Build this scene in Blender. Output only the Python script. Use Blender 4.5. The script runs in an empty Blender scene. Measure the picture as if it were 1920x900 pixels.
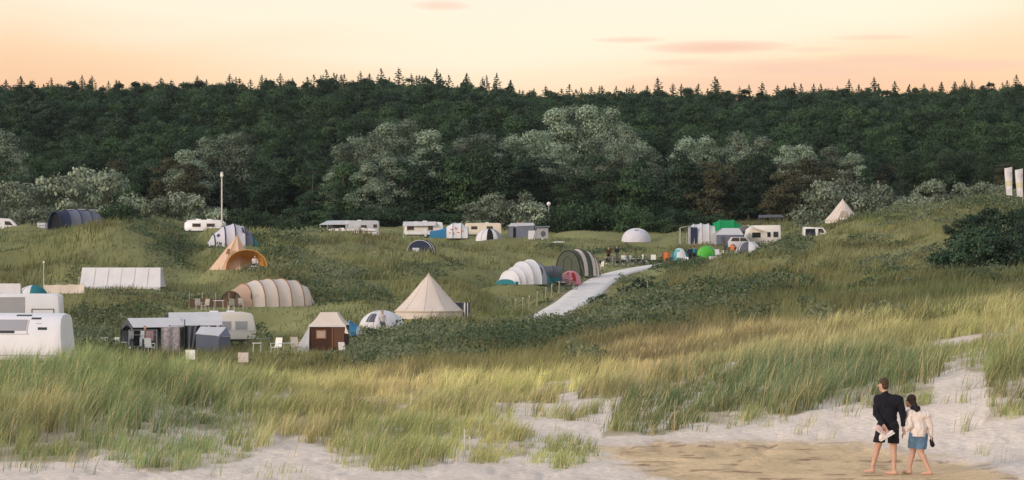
import bpy, bmesh, math, random
import numpy as np
from mathutils import Vector, Matrix
random.seed(7)
rng = np.random.default_rng(7)
SC = bpy.context.scene
R = math.radians
# ---------------------------------------------------------------- camera, world, sun, exposure
F = 4635.0            # focal length in pixels of a 1920 wide frame
HZ = 480.0            # row of the true horizon
CAMZ = 4.0
cam_data = bpy.data.cameras.new('camera')
cam_data.sensor_width = 36.0
cam_data.lens = 36.0 * F / 1920.0
cam_data.shift_y = (HZ - 450.0) / 1920.0
cam_data.clip_start = 0.5
cam_data.clip_end = 9000.0
cam = bpy.data.objects.new('camera', cam_data)
SC.collection.objects.link(cam)
cam.location = (0, 0, CAMZ)
cam.rotation_euler = (R(90), 0, 0)
SC.camera = cam

SUN_EL, SUN_AZ = 15.0, 228.0     # compass azimuth clockwise from +Y: low behind the camera, to its left
GLOW = .84
world = bpy.data.worlds.new('World'); SC.world = world; world.use_nodes = True
wt = world.node_tree; wt.nodes.clear()
def wn(t, **k):
    n = wt.nodes.new(t)
    for a, b in k.items(): setattr(n, a, b)
    return n
def wmath(op, a, b=None, c=None, clamp=False):
    n = wn('ShaderNodeMath', operation=op, use_clamp=clamp)
    for i, v in enumerate((a, b, c)):
        if v is None: continue
        if isinstance(v, (int, float)): n.inputs[i].default_value = v
        else: wt.links.new(v, n.inputs[i])
    return n.outputs[0]
sky = wn('ShaderNodeTexSky', sky_type='NISHITA', sun_disc=False)
sky.sun_elevation = R(SUN_EL); sky.sun_rotation = R(SUN_AZ); sky.air_density = 1.2; sky.dust_density = 2.0
geo = wn('ShaderNodeTexCoord'); sep = wn('ShaderNodeSeparateXYZ')
wt.links.new(geo.outputs['Generated'], sep.inputs[0])
DX, DY, DZ = sep.outputs
AZ = wmath('ARCTAN2', DX, DY)
ramp = wn('ShaderNodeValToRGB')
stops = [(0.0, (.92, .46, .27)), (.066, (.98, .525, .31)), (.085, (1.03, .67, .42)), (.104, (1.08, .88, .69)),
         (.16, (.95, .85, .74)), (.40, (.68, .68, .72)), (1.0, (.46, .50, .60))]
el = ramp.color_ramp.elements
el[0].position, el[0].color = stops[0][0], (*stops[0][1], 1)
el[1].position, el[1].color = stops[-1][0], (*stops[-1][1], 1)
for p, c in stops[1:-1]:
    e = el.new(p); e.color = (*c, 1)
# gentle unevenness of the evening glow all round the horizon
nz = wn('ShaderNodeTexNoise'); nz.inputs['Scale'].default_value = 5.0; nz.inputs['Detail'].default_value = 2.0
mp = wn('ShaderNodeMapping'); mp.inputs['Scale'].default_value = (1, 1, 6); mp.inputs['Location'].default_value = (.35, 0, 0)
wt.links.new(geo.outputs['Generated'], mp.inputs[0]); wt.links.new(mp.outputs[0], nz.inputs['Vector'])
warp = wmath('MULTIPLY', wmath('SUBTRACT', nz.outputs[0], .5), .05)
absaz = wmath('SUBTRACT', wmath('COSINE', wmath('SUBTRACT', AZ, .01)), .9788)
lift = wmath('MULTIPLY', wmath('MAXIMUM', absaz, 0.0), .9)
wt.links.new(wmath('ADD', wmath('ADD', DZ, warp), lift), ramp.inputs[0])
# thin streaks of pink cloud, each an elongated patch at its own bearing and height
cn = wn('ShaderNodeTexNoise'); cn.inputs['Scale'].default_value = 14.0; cn.inputs['Detail'].default_value = 5.0
mp2 = wn('ShaderNodeMapping'); mp2.inputs['Scale'].default_value = (1, 1, 9)
wt.links.new(geo.outputs['Generated'], mp2.inputs[0]); wt.links.new(mp2.outputs[0], cn.inputs['Vector'])
wob = wmath('MULTIPLY', wmath('SUBTRACT', cn.outputs[0], .5), 1.5)
total = None
for (px, py, w, h, s) in [(825, 12, 62, 11, .55), (1345, 91, 150, 14, .95), (1180, 77, 80, 7, .6), (1290, 120, 90, 9, .5), (1660, 118, 150, 14, .8), (1480, 133, 240, 22, .8),
                          (1780, 128, 180, 15, .7), (1640, 76, 80, 6, .5), (1520, 97, 70, 6, .35), (1450, 158, 330, 22, .7), (-260, 60, 200, 16, .7), (2250, 90, 220, 15, .7)]:
    a0, e0 = math.atan((px - 960) / F), (HZ - py) / F
    u = wmath('POWER', wmath('ABSOLUTE', wmath('DIVIDE', wmath('SUBTRACT', AZ, a0), w / F)), 2.0)
    v = wmath('POWER', wmath('ABSOLUTE', wmath('DIVIDE', wmath('SUBTRACT', DZ, e0), h / F)), 2.0)
    m = wmath('SUBTRACT', wmath('ADD', 1.0, wob), wmath('ADD', u, v))
    m = wmath('MULTIPLY', wmath('MULTIPLY', m, 1.1, clamp=True), s)
    total = m if total is None else wmath('MAXIMUM', total, m)
cm = wn('ShaderNodeMix', data_type='RGBA', blend_type='MIX')
wt.links.new(total, cm.inputs[0]); wt.links.new(ramp.outputs[0], cm.inputs[6]); cm.inputs[7].default_value = (.95, .52, .40, 1)
b1 = wn('ShaderNodeBackground'); b1.inputs[1].default_value = 0.05
b2 = wn('ShaderNodeBackground'); b2.inputs[1].default_value = GLOW
ad = wn('ShaderNodeAddShader'); wo = wn('ShaderNodeOutputWorld')
wt.links.new(sky.outputs[0], b1.inputs[0]); wt.links.new(cm.outputs[2], b2.inputs[0])
wt.links.new(b1.outputs[0], ad.inputs[0]); wt.links.new(b2.outputs[0], ad.inputs[1]); wt.links.new(ad.outputs[0], wo.inputs[0])

sl = bpy.data.lights.new('sun', 'SUN'); sl.energy = 1.7; sl.angle = R(11); sl.color = (1.0, .88, .82)
sun = bpy.data.objects.new('sun', sl); SC.collection.objects.link(sun)
sd = Vector((math.sin(R(SUN_AZ)) * math.cos(R(SUN_EL)), math.cos(R(SUN_AZ)) * math.cos(R(SUN_EL)), math.sin(R(SUN_EL))))
sun.rotation_euler = sd.to_track_quat('Z', 'Y').to_euler()
sun.location = sd * 200

SC.view_settings.view_transform = 'Standard'; SC.view_settings.look = 'None'
SC.view_settings.exposure = 0.0; SC.view_settings.gamma = 1.0; SC.view_settings.use_curve_mapping = False
SC.render.engine = 'CYCLES'
SC.cycles.use_denoising = True
SC.cycles.max_bounces = 5; SC.cycles.diffuse_bounces = 2; SC.cycles.glossy_bounces = 2; SC.cycles.transmission_bounces = 3; SC.cycles.volume_bounces = 0
SC.cycles.use_adaptive_sampling = True

# ---------------------------------------------------------------- small helpers
def tag(o, label=None, cat=None, group=None, kind=None):
    if label: o['label'] = label
    if cat: o['category'] = cat
    if group: o['group'] = group
    if kind: o['kind'] = kind
    return o
def link(o, parent=None):
    SC.collection.objects.link(o)
    if parent is not None: o.parent = parent
    return o
def hashn(ix, iy, s):
    h = (ix.astype(np.int64) * 374761393 + iy.astype(np.int64) * 668265263 + s * 2147483647 + 12345) & 0x7fffffff
    h = ((h ^ (h >> 13)) * 1274126177) & 0x7fffffff
    return ((h ^ (h >> 16)) & 0xffff) / 65535.0
def vnoise(x, y, s=0):
    x = np.asarray(x, float); y = np.asarray(y, float)
    ix = np.floor(x); iy = np.floor(y); fx = x - ix; fy = y - iy
    fx = fx * fx * (3 - 2 * fx); fy = fy * fy * (3 - 2 * fy)
    a = hashn(ix, iy, s); b = hashn(ix + 1, iy, s); c = hashn(ix, iy + 1, s); d = hashn(ix + 1, iy + 1, s)
    return (a * (1 - fx) + b * fx) * (1 - fy) + (c * (1 - fx) + d * fx) * fy
def fbm(x, y, s=0, o=3):
    t = 0; a = .5; n = 0
    for k in range(o):
        t = t + a * vnoise(x * 2 ** k, y * 2 ** k, s + k * 17); n += a; a *= .5
    return t / n
def sstep(a, b, x):
    t = np.clip((np.asarray(x, float) - a) / (b - a), 0, 1); return t * t * (3 - 2 * t)
def in_poly(poly, x, y):
    r = np.zeros(np.shape(x), bool); n = len(poly); j = n - 1
    for i in range(n):
        xi, yi = poly[i]; xj, yj = poly[j]
        c = ((yi > y) != (yj > y)) & (x < (xj - xi) * (y - yi) / ((yj - yi) + 1e-9) + xi)
        r ^= c; j = i
    return r

# ---------------------------------------------------------------- materials
MATS = {}
def new_mat(name):
    m = bpy.data.materials.new(name); m.use_nodes = True; nt = m.node_tree
    return m, nt, nt.nodes['Principled BSDF']
def mat(name, col, rough=.75, var=.12, scale=3.0, bump=.0, metal=0.0, spec=.3, trans=0.0):
    """procedural surface: base colour broken up by two sizes of noise, a little relief"""
    if name in MATS: return MATS[name]
    m, nt, p = new_mat(name)
    tc = nt.nodes.new('ShaderNodeTexCoord')
    n = nt.nodes.new('ShaderNodeTexNoise'); n.inputs['Scale'].default_value = scale; n.inputs['Detail'].default_value = 6
    nt.links.new(tc.outputs['Object'], n.inputs['Vector'])
    r = nt.nodes.new('ShaderNodeValToRGB')
    r.color_ramp.elements[0].position = .3; r.color_ramp.elements[1].position = .7
    r.color_ramp.elements[0].color = (*[max(0, c * (1 - var)) for c in col], 1)
    r.color_ramp.elements[1].color = (*[min(1, c * (1 + var * .6)) for c in col], 1)
    nt.links.new(n.outputs[0], r.inputs[0]); nt.links.new(r.outputs[0], p.inputs['Base Color'])
    p.inputs['Roughness'].default_value = rough; p.inputs['Metallic'].default_value = metal
    p.inputs['Specular IOR Level'].default_value = spec
    if bump:
        b = nt.nodes.new('ShaderNodeBump'); b.inputs['Strength'].default_value = bump; b.inputs['Distance'].default_value = .08
        nt.links.new(n.outputs[0], b.inputs['Height']); nt.links.new(b.outputs[0], p.inputs['Normal'])
    if trans:
        t = nt.nodes.new('ShaderNodeBsdfTranslucent'); mx = nt.nodes.new('ShaderNodeMixShader'); mx.inputs[0].default_value = trans
        nt.links.new(r.outputs[0], t.inputs[0]); out = nt.nodes['Material Output']
        nt.links.new(p.outputs[0], mx.inputs[1]); nt.links.new(t.outputs[0], mx.inputs[2]); nt.links.new(mx.outputs[0], out.inputs[0])
    MATS[name] = m; return m
def leaf_mat(name, rough=.6, trans=.25, mul=1.0):
    """colour comes from each leaf's or blade's own colour attribute"""
    if name in MATS: return MATS[name]
    m, nt, p = new_mat(name)
    a = nt.nodes.new('ShaderNodeAttribute'); a.attribute_name = 'Col'
    oi = nt.nodes.new('ShaderNodeObjectInfo')
    hs = nt.nodes.new('ShaderNodeHueSaturation')
    mr = nt.nodes.new('ShaderNodeMapRange'); mr.inputs[3].default_value = .55 * mul; mr.inputs[4].default_value = 1.45 * mul
    nt.links.new(oi.outputs['Random'], mr.inputs[0]); nt.links.new(mr.outputs[0], hs.inputs['Value'])
    nt.links.new(a.outputs['Color'], hs.inputs['Color'])
    nt.links.new(hs.outputs[0], p.inputs['Base Color'])
    p.inputs['Roughness'].default_value = rough; p.inputs['Specular IOR Level'].default_value = .25
    t = nt.nodes.new('ShaderNodeBsdfTranslucent'); mx = nt.nodes.new('ShaderNodeMixShader'); mx.inputs[0].default_value = trans
    nt.links.new(hs.outputs[0], t.inputs[0]); out = nt.nodes['Material Output']
    nt.links.new(p.outputs[0], mx.inputs[1]); nt.links.new(t.outputs[0], mx.inputs[2]); nt.links.new(mx.outputs[0], out.inputs[0])
    MATS[name] = m; return m

def np_mesh(name, V, Fc, col=None, smooth=False):
    """V (n,3); Fc list of (m,k) index arrays"""
    me = bpy.data.meshes.new(name)
    me.vertices.add(len(V)); me.vertices.foreach_set('co', np.asarray(V, np.float32).ravel())
    loops = np.concatenate([f.ravel() for f in Fc]).astype(np.int32)
    sizes = np.concatenate([np.full(len(f), f.shape[1]) for f in Fc])
    starts = np.concatenate([[0], np.cumsum(sizes)[:-1]]).astype(np.int32)
    me.loops.add(len(loops)); me.loops.foreach_set('vertex_index', loops)
    me.polygons.add(len(sizes)); me.polygons.foreach_set('loop_start', starts)
    if smooth: me.polygons.foreach_set('use_smooth', np.ones(len(sizes), bool))
    if col is not None:
        a = me.attributes.new('Col', 'FLOAT_COLOR', 'POINT')
        c4 = np.ones((len(V), 4), np.float32); c4[:, :3] = np.clip(col, 0, 1); a.data.foreach_set('color', c4.ravel())
    me.update(calc_edges=True); me.validate()
    return me

class MB:
    """collects shapes and links them as one mesh object"""
    def __init__(s): s.v = []; s.f = []
    def add(s, vs, fs):
        b = len(s.v); s.v += [tuple(v) for v in vs]; s.f += [tuple(i + b for i in f) for f in fs]; return s
    def box(s, c, d, rz=0, rx=0, ry=0):
        M = Matrix.Translation(c) @ Matrix.Rotation(rz, 4, 'Z') @ Matrix.Rotation(ry, 4, 'Y') @ Matrix.Rotation(rx, 4, 'X')
        vs = [M @ Vector((x * d[0] / 2, y * d[1] / 2, z * d[2] / 2)) for x in (-1, 1) for y in (-1, 1) for z in (-1, 1)]
        return s.add(vs, [(0, 1, 3, 2), (4, 6, 7, 5), (0, 4, 5, 1), (2, 3, 7, 6), (0, 2, 6, 4), (1, 5, 7, 3)])
    def loft(s, rings, closed=True, cap0=False, cap1=False):
        n = len(rings[0]); vs = [p for r in rings for p in r]; fs = []
        for i in range(len(rings) - 1):
            for j in range(n if closed else n - 1):
                k = (j + 1) % n
                fs.append((i * n + j, i * n + k, (i + 1) * n + k, (i + 1) * n + j))
        if cap0: fs.append(tuple(range(n))[::-1])
        if cap1: fs.append(tuple((len(rings) - 1) * n + j for j in range(n)))
        return s.add(vs, fs)
    def tube(s, pts, r, n=6, r1=None):
        pts = [Vector(p) for p in pts]; rings = []
        for i, p in enumerate(pts):
            t = (pts[min(i + 1, len(pts) - 1)] - pts[max(i - 1, 0)]).normalized()
            u = t.orthogonal().normalized() if i == 0 else (u - t * u.dot(t)).normalized()
            w = t.cross(u); rr = r if r1 is None else r + (r1 - r) * i / (len(pts) - 1)
            rings.append([p + (u * math.cos(2 * math.pi * k / n) + w * math.sin(2 * math.pi * k / n)) * rr for k in range(n)])
        return s.loft(rings, True, True, True)
    def poly(s, pts): return s.add(pts, [tuple(range(len(pts)))])
    def slab(s, pts, t):
        """thick panel: pts a planar polygon, t a thickness vector"""
        t = Vector(t); n = len(pts); a = [Vector(p) for p in pts]; b = [p + t for p in a]
        fs = [tuple(range(n))[::-1], tuple(range(n, 2 * n))] + [(i, (i + 1) % n, n + (i + 1) % n, n + i) for i in range(n)]
        return s.add(a + b, fs)
    def grid(s, fn, nu, nv):
        vs = [fn(i / nu, j / nv) for i in range(nu + 1) for j in range(nv + 1)]; w = nv + 1
        return s.add(vs, [(i * w + j, (i + 1) * w + j, (i + 1) * w + j + 1, i * w + j + 1) for i in range(nu) for j in range(nv)])
    def ball(s, c, r, n=10, m=7):
        c = Vector(c); r = Vector(r) if not isinstance(r, (int, float)) else Vector((r, r, r))
        rings = [[(c.x + r.x * math.sin(a) * math.cos(b), c.y + r.y * math.sin(a) * math.sin(b), c.z + r.z * math.cos(a))
                  for b in [2 * math.pi * k / n for k in range(n)]] for a in [math.pi * (.04 + .92 * i / m) for i in range(m + 1)]]
        return s.loft(rings, True, True, True)
    def build(s, name, m, parent=None, smooth=False, bevel=0, label=None):
        me = bpy.data.meshes.new(name); me.from_pydata(s.v, [], s.f)
        bm = bmesh.new(); bm.from_mesh(me)
        bmesh.ops.remove_doubles(bm, verts=bm.verts, dist=1e-5)
        bmesh.ops.recalc_face_normals(bm, faces=bm.faces)
        if bevel:
            bmesh.ops.bevel(bm, geom=[e for e in bm.edges if len(e.link_faces) == 2 and e.calc_face_angle(0) > .6], offset=bevel, segments=2, affect='EDGES', profile=.6)
        for f in bm.faces: f.smooth = smooth
        bm.to_mesh(me); bm.free(); me.materials.append(m)
        if smooth:
            me.set_sharp_from_angle(angle=R(48))
        o = bpy.data.objects.new(name, me); link(o, parent)
        if label: o['label'] = label
        return o
# ---------------------------------------------------------------- terrain: dunes, camp hollow, wooded hill
def zz(d, py): return CAMZ + (HZ - py) * d / F
TOP = [(-900, 160), (0, 157), (250, 157), (450, 152), (600, 146), (750, 143), (850, 149), (950, 168), (1080, 176), (1200, 167), (1400, 168), (1600, 167), (1920, 160), (2900, 160)]
COLS = {
 0: [(48, .17), (56, .86), (64, 1.15), (75, 0), (95, -1.9), (120, -1.4), (145, -.8), (165, 0), (185, 1.1), (205, 1.5), (220, 1.9), (240, 4.5), (262, 7.0), (290, 7.2), (330, 7.9)],
 250: [(47, .1), (56, .8), (64, 1.2), (75, 0), (95, -2), (140, -2.2), (155, -2.0), (170, -1.1), (185, 0), (205, 1.6), (218, 2.2), (228, 4.8), (240, 7.5), (252, 6.6), (268, 7.6), (300, 8.1)],
 150: [(47, .1), (56, .85), (64, 1.2), (75, 0), (95, -2), (140, -1.6), (155, -1.2), (170, -.3), (185, .7), (205, 1.5), (216, 1.9), (228, 4.6), (242, 7.0), (255, 7.0), (275, 7.1), (300, 7.6)],
 300: [(47, .1), (56, .7), (64, 1.1), (75, 0), (95, -2), (140, -2.2), (155, -2.0), (170, -1.1), (185, 0), (205, 1.5), (218, 1.8), (228, 3.3), (240, 5.4), (252, 5.6), (268, 7.0), (300, 7.8)],
 345: [(50, .1), (57, .6), (66, 1.0), (77, 0), (95, -1.8), (145, -2.15), (155, -2.0), (170, -1.2), (185, .1), (205, 1.5), (220, 1.8), (240, 2.9), (255, 4.6), (270, 6.2), (300, 7.4)],
 450: [(50, .1), (58, .45), (66, .7), (78, -.1), (95, -1.5), (150, -2.1), (170, -1.3), (185, .25), (205, 2), (220, 2.8), (245, 5.0), (270, 6.2), (300, 6.6), (340, 7.7)],
 650: [(52, .1), (60, .2), (70, .1), (85, -.4), (105, -1.2), (150, -2), (165, -.8), (180, -.3), (205, .9), (230, 2.5), (262, 5.5), (290, 6.3), (310, 6.3), (345, 7)],
 800: [(50, .1), (58, .15), (70, 0), (85, -.1), (110, -.5), (140, -.8), (165, -.8), (178, -.5), (200, .55), (235, 3), (262, 4.3), (285, 5.8), (310, 6.1), (345, 6.8)],
 1000: [(52, .05), (62, .1), (75, -.05), (95, -.2), (120, -.3), (150, -.4), (185, -.67), (215, .3), (255, 1.6), (285, 4), (310, 5.7), (345, 7)],
 1200: [(53, 0), (55, .12), (60, .25), (70, .4), (85, .55), (100, .4), (130, .1), (160, .4), (190, .6), (230, 1.5), (262, 3), (290, 4.6), (310, 5.7), (345, 7)],
 1400: [(53, 0), (56, .25), (62, .65), (72, .9), (85, .95), (100, 1.05), (130, 1.6), (160, 2), (200, 2.4), (240, 3.75), (275, 4.3), (300, 4.9), (345, 7)],
 1600: [(53, 0), (56, .45), (62, .85), (75, 1.25), (90, 1.45), (110, 1.9), (130, 2.2), (160, 2.8), (200, 3.8), (240, 5.5), (270, 7), (300, 8.2), (340, 8.8)],
 1780: [(51, 0), (54, .5), (60, 1.1), (72, 1.7), (90, 2), (120, 2.6), (150, 3.2), (190, 4.2), (220, 6.4), (240, 7.7), (270, 8.7), (340, 10)],
 1920: [(49, .1), (52, .5), (60, 1.3), (70, 1.8), (90, 2.2), (120, 2.8), (150, 3.3), (180, 4), (210, 6.3), (230, 8.5), (260, 10), (290, 10.8), (340, 12)],
}
COLS[-900] = COLS[0]; COLS[2900] = COLS[1920]
NPX, ND = 400, 420
TPX = np.linspace(-900, 2900, NPX); TLD = np.linspace(math.log(4), math.log(1600), ND)
def gsm(a, s, ax):
    r = int(3 * s) + 1; k = np.exp(-.5 * (np.arange(-r, r + 1) / s) ** 2); k /= k.sum()
    p = np.pad(a, [(r, r) if i == ax else (0, 0) for i in range(2)], mode='edge')
    return np.apply_along_axis(lambda v: np.convolve(v, k, 'valid'), ax, p)
_cp = sorted(COLS); _rows = []
for c in _cp:
    top = np.interp(c, [t[0] for t in TOP], [t[1] for t in TOP])
    zr = zz(620, top) - 8.0
    last = COLS[c][-1][1]; e = max(8.6, last + .4)
    pts = [(4, 0), (30, 0), (44, 0)] + COLS[c] + [(370, e), (400, e + 3.5), (470, e + (zr - e) * .45), (560, e + (zr - e) * .82), (622, zr), (700, zr - 4), (900, 20), (1600, 20)]
    _rows.append(np.interp(TLD, [math.log(p[0]) for p in pts], [p[1] for p in pts]))
_rows = gsm(np.array(_rows), 2.0, 1)
ZT = np.array([[0.0]])
ZT = np.stack([np.interp(TPX, _cp, _rows[:, j]) for j in range(ND)], 1)
ZT = gsm(ZT, 4.0, 0)
def to_px(X, Y): return 960 + np.asarray(X) * F / np.asarray(Y)
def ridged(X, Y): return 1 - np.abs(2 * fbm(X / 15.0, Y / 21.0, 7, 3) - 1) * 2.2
def base_z(X, Y):
    X = np.asarray(X, float); Y = np.asarray(Y, float)
    u = np.clip((to_px(X, Y) - TPX[0]) / (TPX[1] - TPX[0]), 0, NPX - 1.001); v = np.clip((np.log(np.maximum(Y, 4.01)) - TLD[0]) / (TLD[1] - TLD[0]), 0, ND - 1.001)
    i = u.astype(int); j = v.astype(int); a = u - i; b = v - j
    z = (ZT[i, j] * (1 - a) + ZT[i + 1, j] * a) * (1 - b) + (ZT[i, j + 1] * (1 - a) + ZT[i + 1, j + 1] * a) * b
    amp = sstep(50, 62, Y) * .45 + sstep(90, 200, Y) * 2.1 + sstep(380, 480, Y) * 5.0
    n = (fbm(X / 9.0, Y / 9.0, 3, 3) - .5) * amp * (1 - sstep(370, 400, Y)) + (fbm(X / 38.0, Y / 38.0, 9, 2) - .5) * sstep(380, 480, Y) * 9.0 * (1 - .85 * sstep(430, 530, Y))
    n2 = (fbm(X / 2.2, Y / 2.2, 5, 2) - .5) * .10 * sstep(44, 56, Y) + (fbm(X / .55, Y / .8, 8, 2) - .5) * .07 * (1 - sstep(75, 90, Y)) - .045 * sstep(.68, .8, vnoise(X / .30, Y / .5, 57)) * (1 - sstep(56, 60, Y))
    return z + n + n2 + (ridged(X, Y) - .85) * 1.5 * sstep(115, 165, Y) * (1 - sstep(285, 330, Y))
# where things stand: picture column, row of the foot, distance, radius of level ground
ANCH = {}
def anchor(k, px, py, d, r): ANCH[k] = (px, py, d, r)
for a in [('caravan_front', 25, 690, 120, 5), ('caravan_second', 30, 634, 145, 4.5), ('gable', 5, 594, 163, 3.5), ('teal_dome', 60, 566, 176, 2), ('windbreak', 119, 551, 188, 2.5),
          ('marquee', 231, 541, 206, 4.5), ('van_far', 12, 441, 292, 3), ('trailer', 79, 436, 286, 1.5), ('navy', 140, 434, 282, 4.5), ('roofcar', 385, 440, 276, 3.5),
          ('bluedome', 436, 463, 243, 3.5), ('tipi', 440, 506, 220, 3.2), ('cream', 505, 575, 185, 4.5), ('awning', 290, 662, 156, 4), ('awncar', 410, 650, 161, 4), ('trailertent', 615, 661, 150, 3),
          ('whitedome', 716, 618, 163, 2.5), ('bell', 804, 597, 178, 3.4), ('arch', 795, 479, 262, 2.2), ('r1', 655, 449, 334, 5), ('r2', 661, 462, 320, 5), ('r3', 795, 446, 327, 4), ('tan', 655, 455, 305, 2.5),
          ('r4', 858, 447, 320, 3), ('r5', 906, 446, 334, 4), ('r6', 917, 452, 311, 2.5), ('r7', 980, 450, 320, 3), ('r8', 1008, 452, 312, 2), ('farwhite', 1193, 454, 312, 2.6),
          ('gtunnel', 1086, 500, 240, 3.4), ('pink', 1069, 505, 230, 1.3), ('greyt', 1036, 517, 227, 1.5), ('wtunnel', 985, 533, 224, 3), ('crowd', 1170, 494, 262, 4), ('teal', 1274, 482, 263, 2),
          ('greenpop', 1327, 482, 267, 1.8), ('greyinf', 1310, 458, 300, 3.4), ('brightgreen', 1360, 450, 316, 3), ('greylow', 1366, 458, 295, 2.6), ('campers', 1425, 468, 298, 3.5), ('dkdome', 1404, 476, 284, 2.2),
          ('van_half', 1530, 455, 290, 2.6), ('bell2', 1580, 419, 345, 3.4), ('flag', 1895, 378, 255, 2), 
          ('lamp', 416, 428, 264, 2), ('darkflat', 1445, 434, 322, 3), ('couple', 1690, 890, 45.2, 2.0), ('chairs', 530, 666, 147.5, 2.2), ('table', 480, 663, 146, 1.6), ('leftchairs', 212, 660, 153, 2.0), ('rack', 272, 665, 151.5, 2.2), ('creamchairs', 400, 582, 181, 2.6), ('notice', 1225, 482, 263, 1.5), ('couple_left', 1600, 886, 45.6, 1.2)]:
    anchor(*a)
_ax = np.array([(v[0] - 960) * v[2] / F for v in ANCH.values()]); _ay = np.array([v[2] for v in ANCH.values()]); _ar = np.array([v[3] for v in ANCH.values()])
_azt = np.array([zz(v[2], v[1]) for v in ANCH.values()])
_adz = _azt - base_z(_ax, _ay)
_soft = np.zeros(len(_ax))
ROAD = [(1012, 604, 181, 1.3), (1020, 599, 185, 1.4), (1050, 583, 196, 1.45), (1081, 562, 210, 1.5), (1105, 542, 225, 1.5), (1135, 521, 240, 1.35), (1170, 508.5, 252, 1.15), (1225, 498, 262, .9), (1262, 492, 270, .7)]
RP = []
for i in range(len(ROAD) - 1):
    for t in np.linspace(0, 1, 8, endpoint=False):
        a, b = ROAD[i], ROAD[i + 1]; q = [a[k] + (b[k] - a[k]) * t for k in range(4)]
        RP.append(((q[0] - 960) * q[2] / F, q[2], q[3], zz(q[2], q[1])))
RP = np.array(RP)
for _ in range(10): RP[1:-1] = (RP[:-2] + 2 * RP[1:-1] + RP[2:]) / 4
def ground(X, Y):
    X = np.asarray(X, float); Y = np.asarray(Y, float); sh = np.broadcast(X, Y).shape
    X = np.broadcast_to(X, sh).ravel(); Y = np.broadcast_to(Y, sh).ravel(); out = base_z(X, Y)
    zb = out.copy()
    for c in range(0, len(X), 20000):
        x = X[c:c + 20000, None]; y = Y[c:c + 20000, None]
        q = ((x - _ax) ** 2 + (y - _ay) ** 2) / (_ar ** 2)
        w = np.exp(-np.maximum(q - .6, 0) * .9); ws = w.sum(1)
        wn_ = w ** 2 / np.maximum((w ** 2).sum(1), 1e-9)[:, None]
        m = np.minimum(ws, 1.0)
        flat = (wn_ * _azt).sum(1); 
        soft = zb[c:c + 20000] + (wn_ * _adz).sum(1)
        k = np.clip(m * 1.6 - .6, 0, 1) * (1 - (wn_ * _soft).sum(1))
        out[c:c + 20000] = zb[c:c + 20000] * (1 - m) + m * (soft * (1 - k) + flat * k)
    k = np.where((Y > 172) & (Y < 280) & (X > -4) & (X < 30))[0]
    if len(k):
        for c in range(0, len(k), 20000):
            i = k[c:c + 20000]; dd = np.sqrt((X[i, None] - RP[:, 0]) ** 2 + (Y[i, None] - RP[:, 1]) ** 2); w = np.exp(-dd ** 2 / 1.2); rz_ = np.where(w.sum(1) > 1e-12, (w * RP[:, 3]).sum(1) / np.maximum(w.sum(1), 1e-12), 0)
            f = 1 - sstep(2.0, 5.5, dd.min(1)); out[i] = out[i] * (1 - f) + rz_ * f - .16 * (1 - sstep(1.0, 1.7, dd.min(1)))
    return out.reshape(sh)
def gz(x, y): return float(ground(np.array([x]), np.array([y]))[0])
def at(px, d, up=0.0):
    """the spot on the ground that lies in picture column px at distance d"""
    x = (px - 960) * d / F
    return Vector((x, d, gz(x, d) + up))
def S(d): return d / F          # metres covered by one picture pixel at distance d

# sand and wet sand outlines, as read off the photograph on the ground
GRASS_EDGE = [(-700, 882), (0, 872), (120, 862), (230, 876), (330, 886), (420, 872), (470, 856), (560, 832), (630, 862), (700, 884), (820, 878), (860, 835), (890, 850), (985, 858), (1000, 812), (950, 782), (975, 760),
              (1060, 752), (1150, 748), (1165, 770), (1135, 826), (1190, 818), (1300, 792), (1420, 792), (1540, 764), (1600, 768), (1690, 756), (1738, 752), (1752, 712), (1790, 686), (1838, 690), (1858, 730), (1848, 792), (1920, 776), (2700, 770), (2700, -300), (-700, -300)]
ISLES = [(1058, 852, 56, 26), (905, 850, 50, 24), (1060, 775, 60, 14), (1795, 752, 22, 10), (1605, 765, 14, 10), (1400, 800, 45, 10), (1290, 790, 40, 9), (1465, 790, 30, 7), (40, 880, 40, 14), (160, 885, 30, 10), (270, 892, 14, 6), (520, 895, 40, 14), (700, 885, 30, 8)]
WET = [(1120, 836), (1200, 830), (1500, 828), (1640, 836), (1760, 858), (1850, 880), (1900, 905), (2000, 960), (1300, 960), (1280, 905), (1180, 868), (1110, 862)]
def surf(X, Y, Z):
    px = to_px(X, Y); py = HZ + (CAMZ - Z) * F / Y
    j = (fbm(X / .9, Y / 1.6, 21, 3) - .5)
    jx = px + j * 40; jy = py + (fbm(X / .8 + 9, Y / 1.4, 33, 3) - .5) * 26
    g = in_poly(GRASS_EDGE, jx, jy) | (Y > 82)
    isl = np.zeros(np.shape(X), bool)
    for (cx, cy, rx, ry) in ISLES: isl |= ((jx - cx) / rx) ** 2 + ((jy - cy) / ry) ** 2 < 1
    wet = np.zeros(np.shape(X)); jw = (fbm(X / .35, Y / .6, 53, 3) - .5) * 22
    for k in range(12): wet = wet + in_poly(WET, px + j * 110 + 80 * math.cos(k * 2.4) * (k / 11), py + jw + 20 * math.sin(k * 2.4) * (k / 11)) / 12.0
    wet = wet * (Y < 56)
    return px, py, g & (Y > 30), isl & (Y < 60), wet
def road_d(X, Y):
    X = np.asarray(X, float).ravel(); Y = np.asarray(Y, float).ravel(); out = np.full(len(X), 99.0)
    k = np.where((Y > 170) & (Y < 292))[0]
    for c in range(0, len(k), 20000):
        i = k[c:c + 20000]
        out[i] = (np.sqrt((X[i, None] - RP[:, 0]) ** 2 + (Y[i, None] - RP[:, 1]) ** 2) - RP[:, 2]).min(1)
    return out
def lerp3(a, b, t): return a * (1 - t) + b * t
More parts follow.
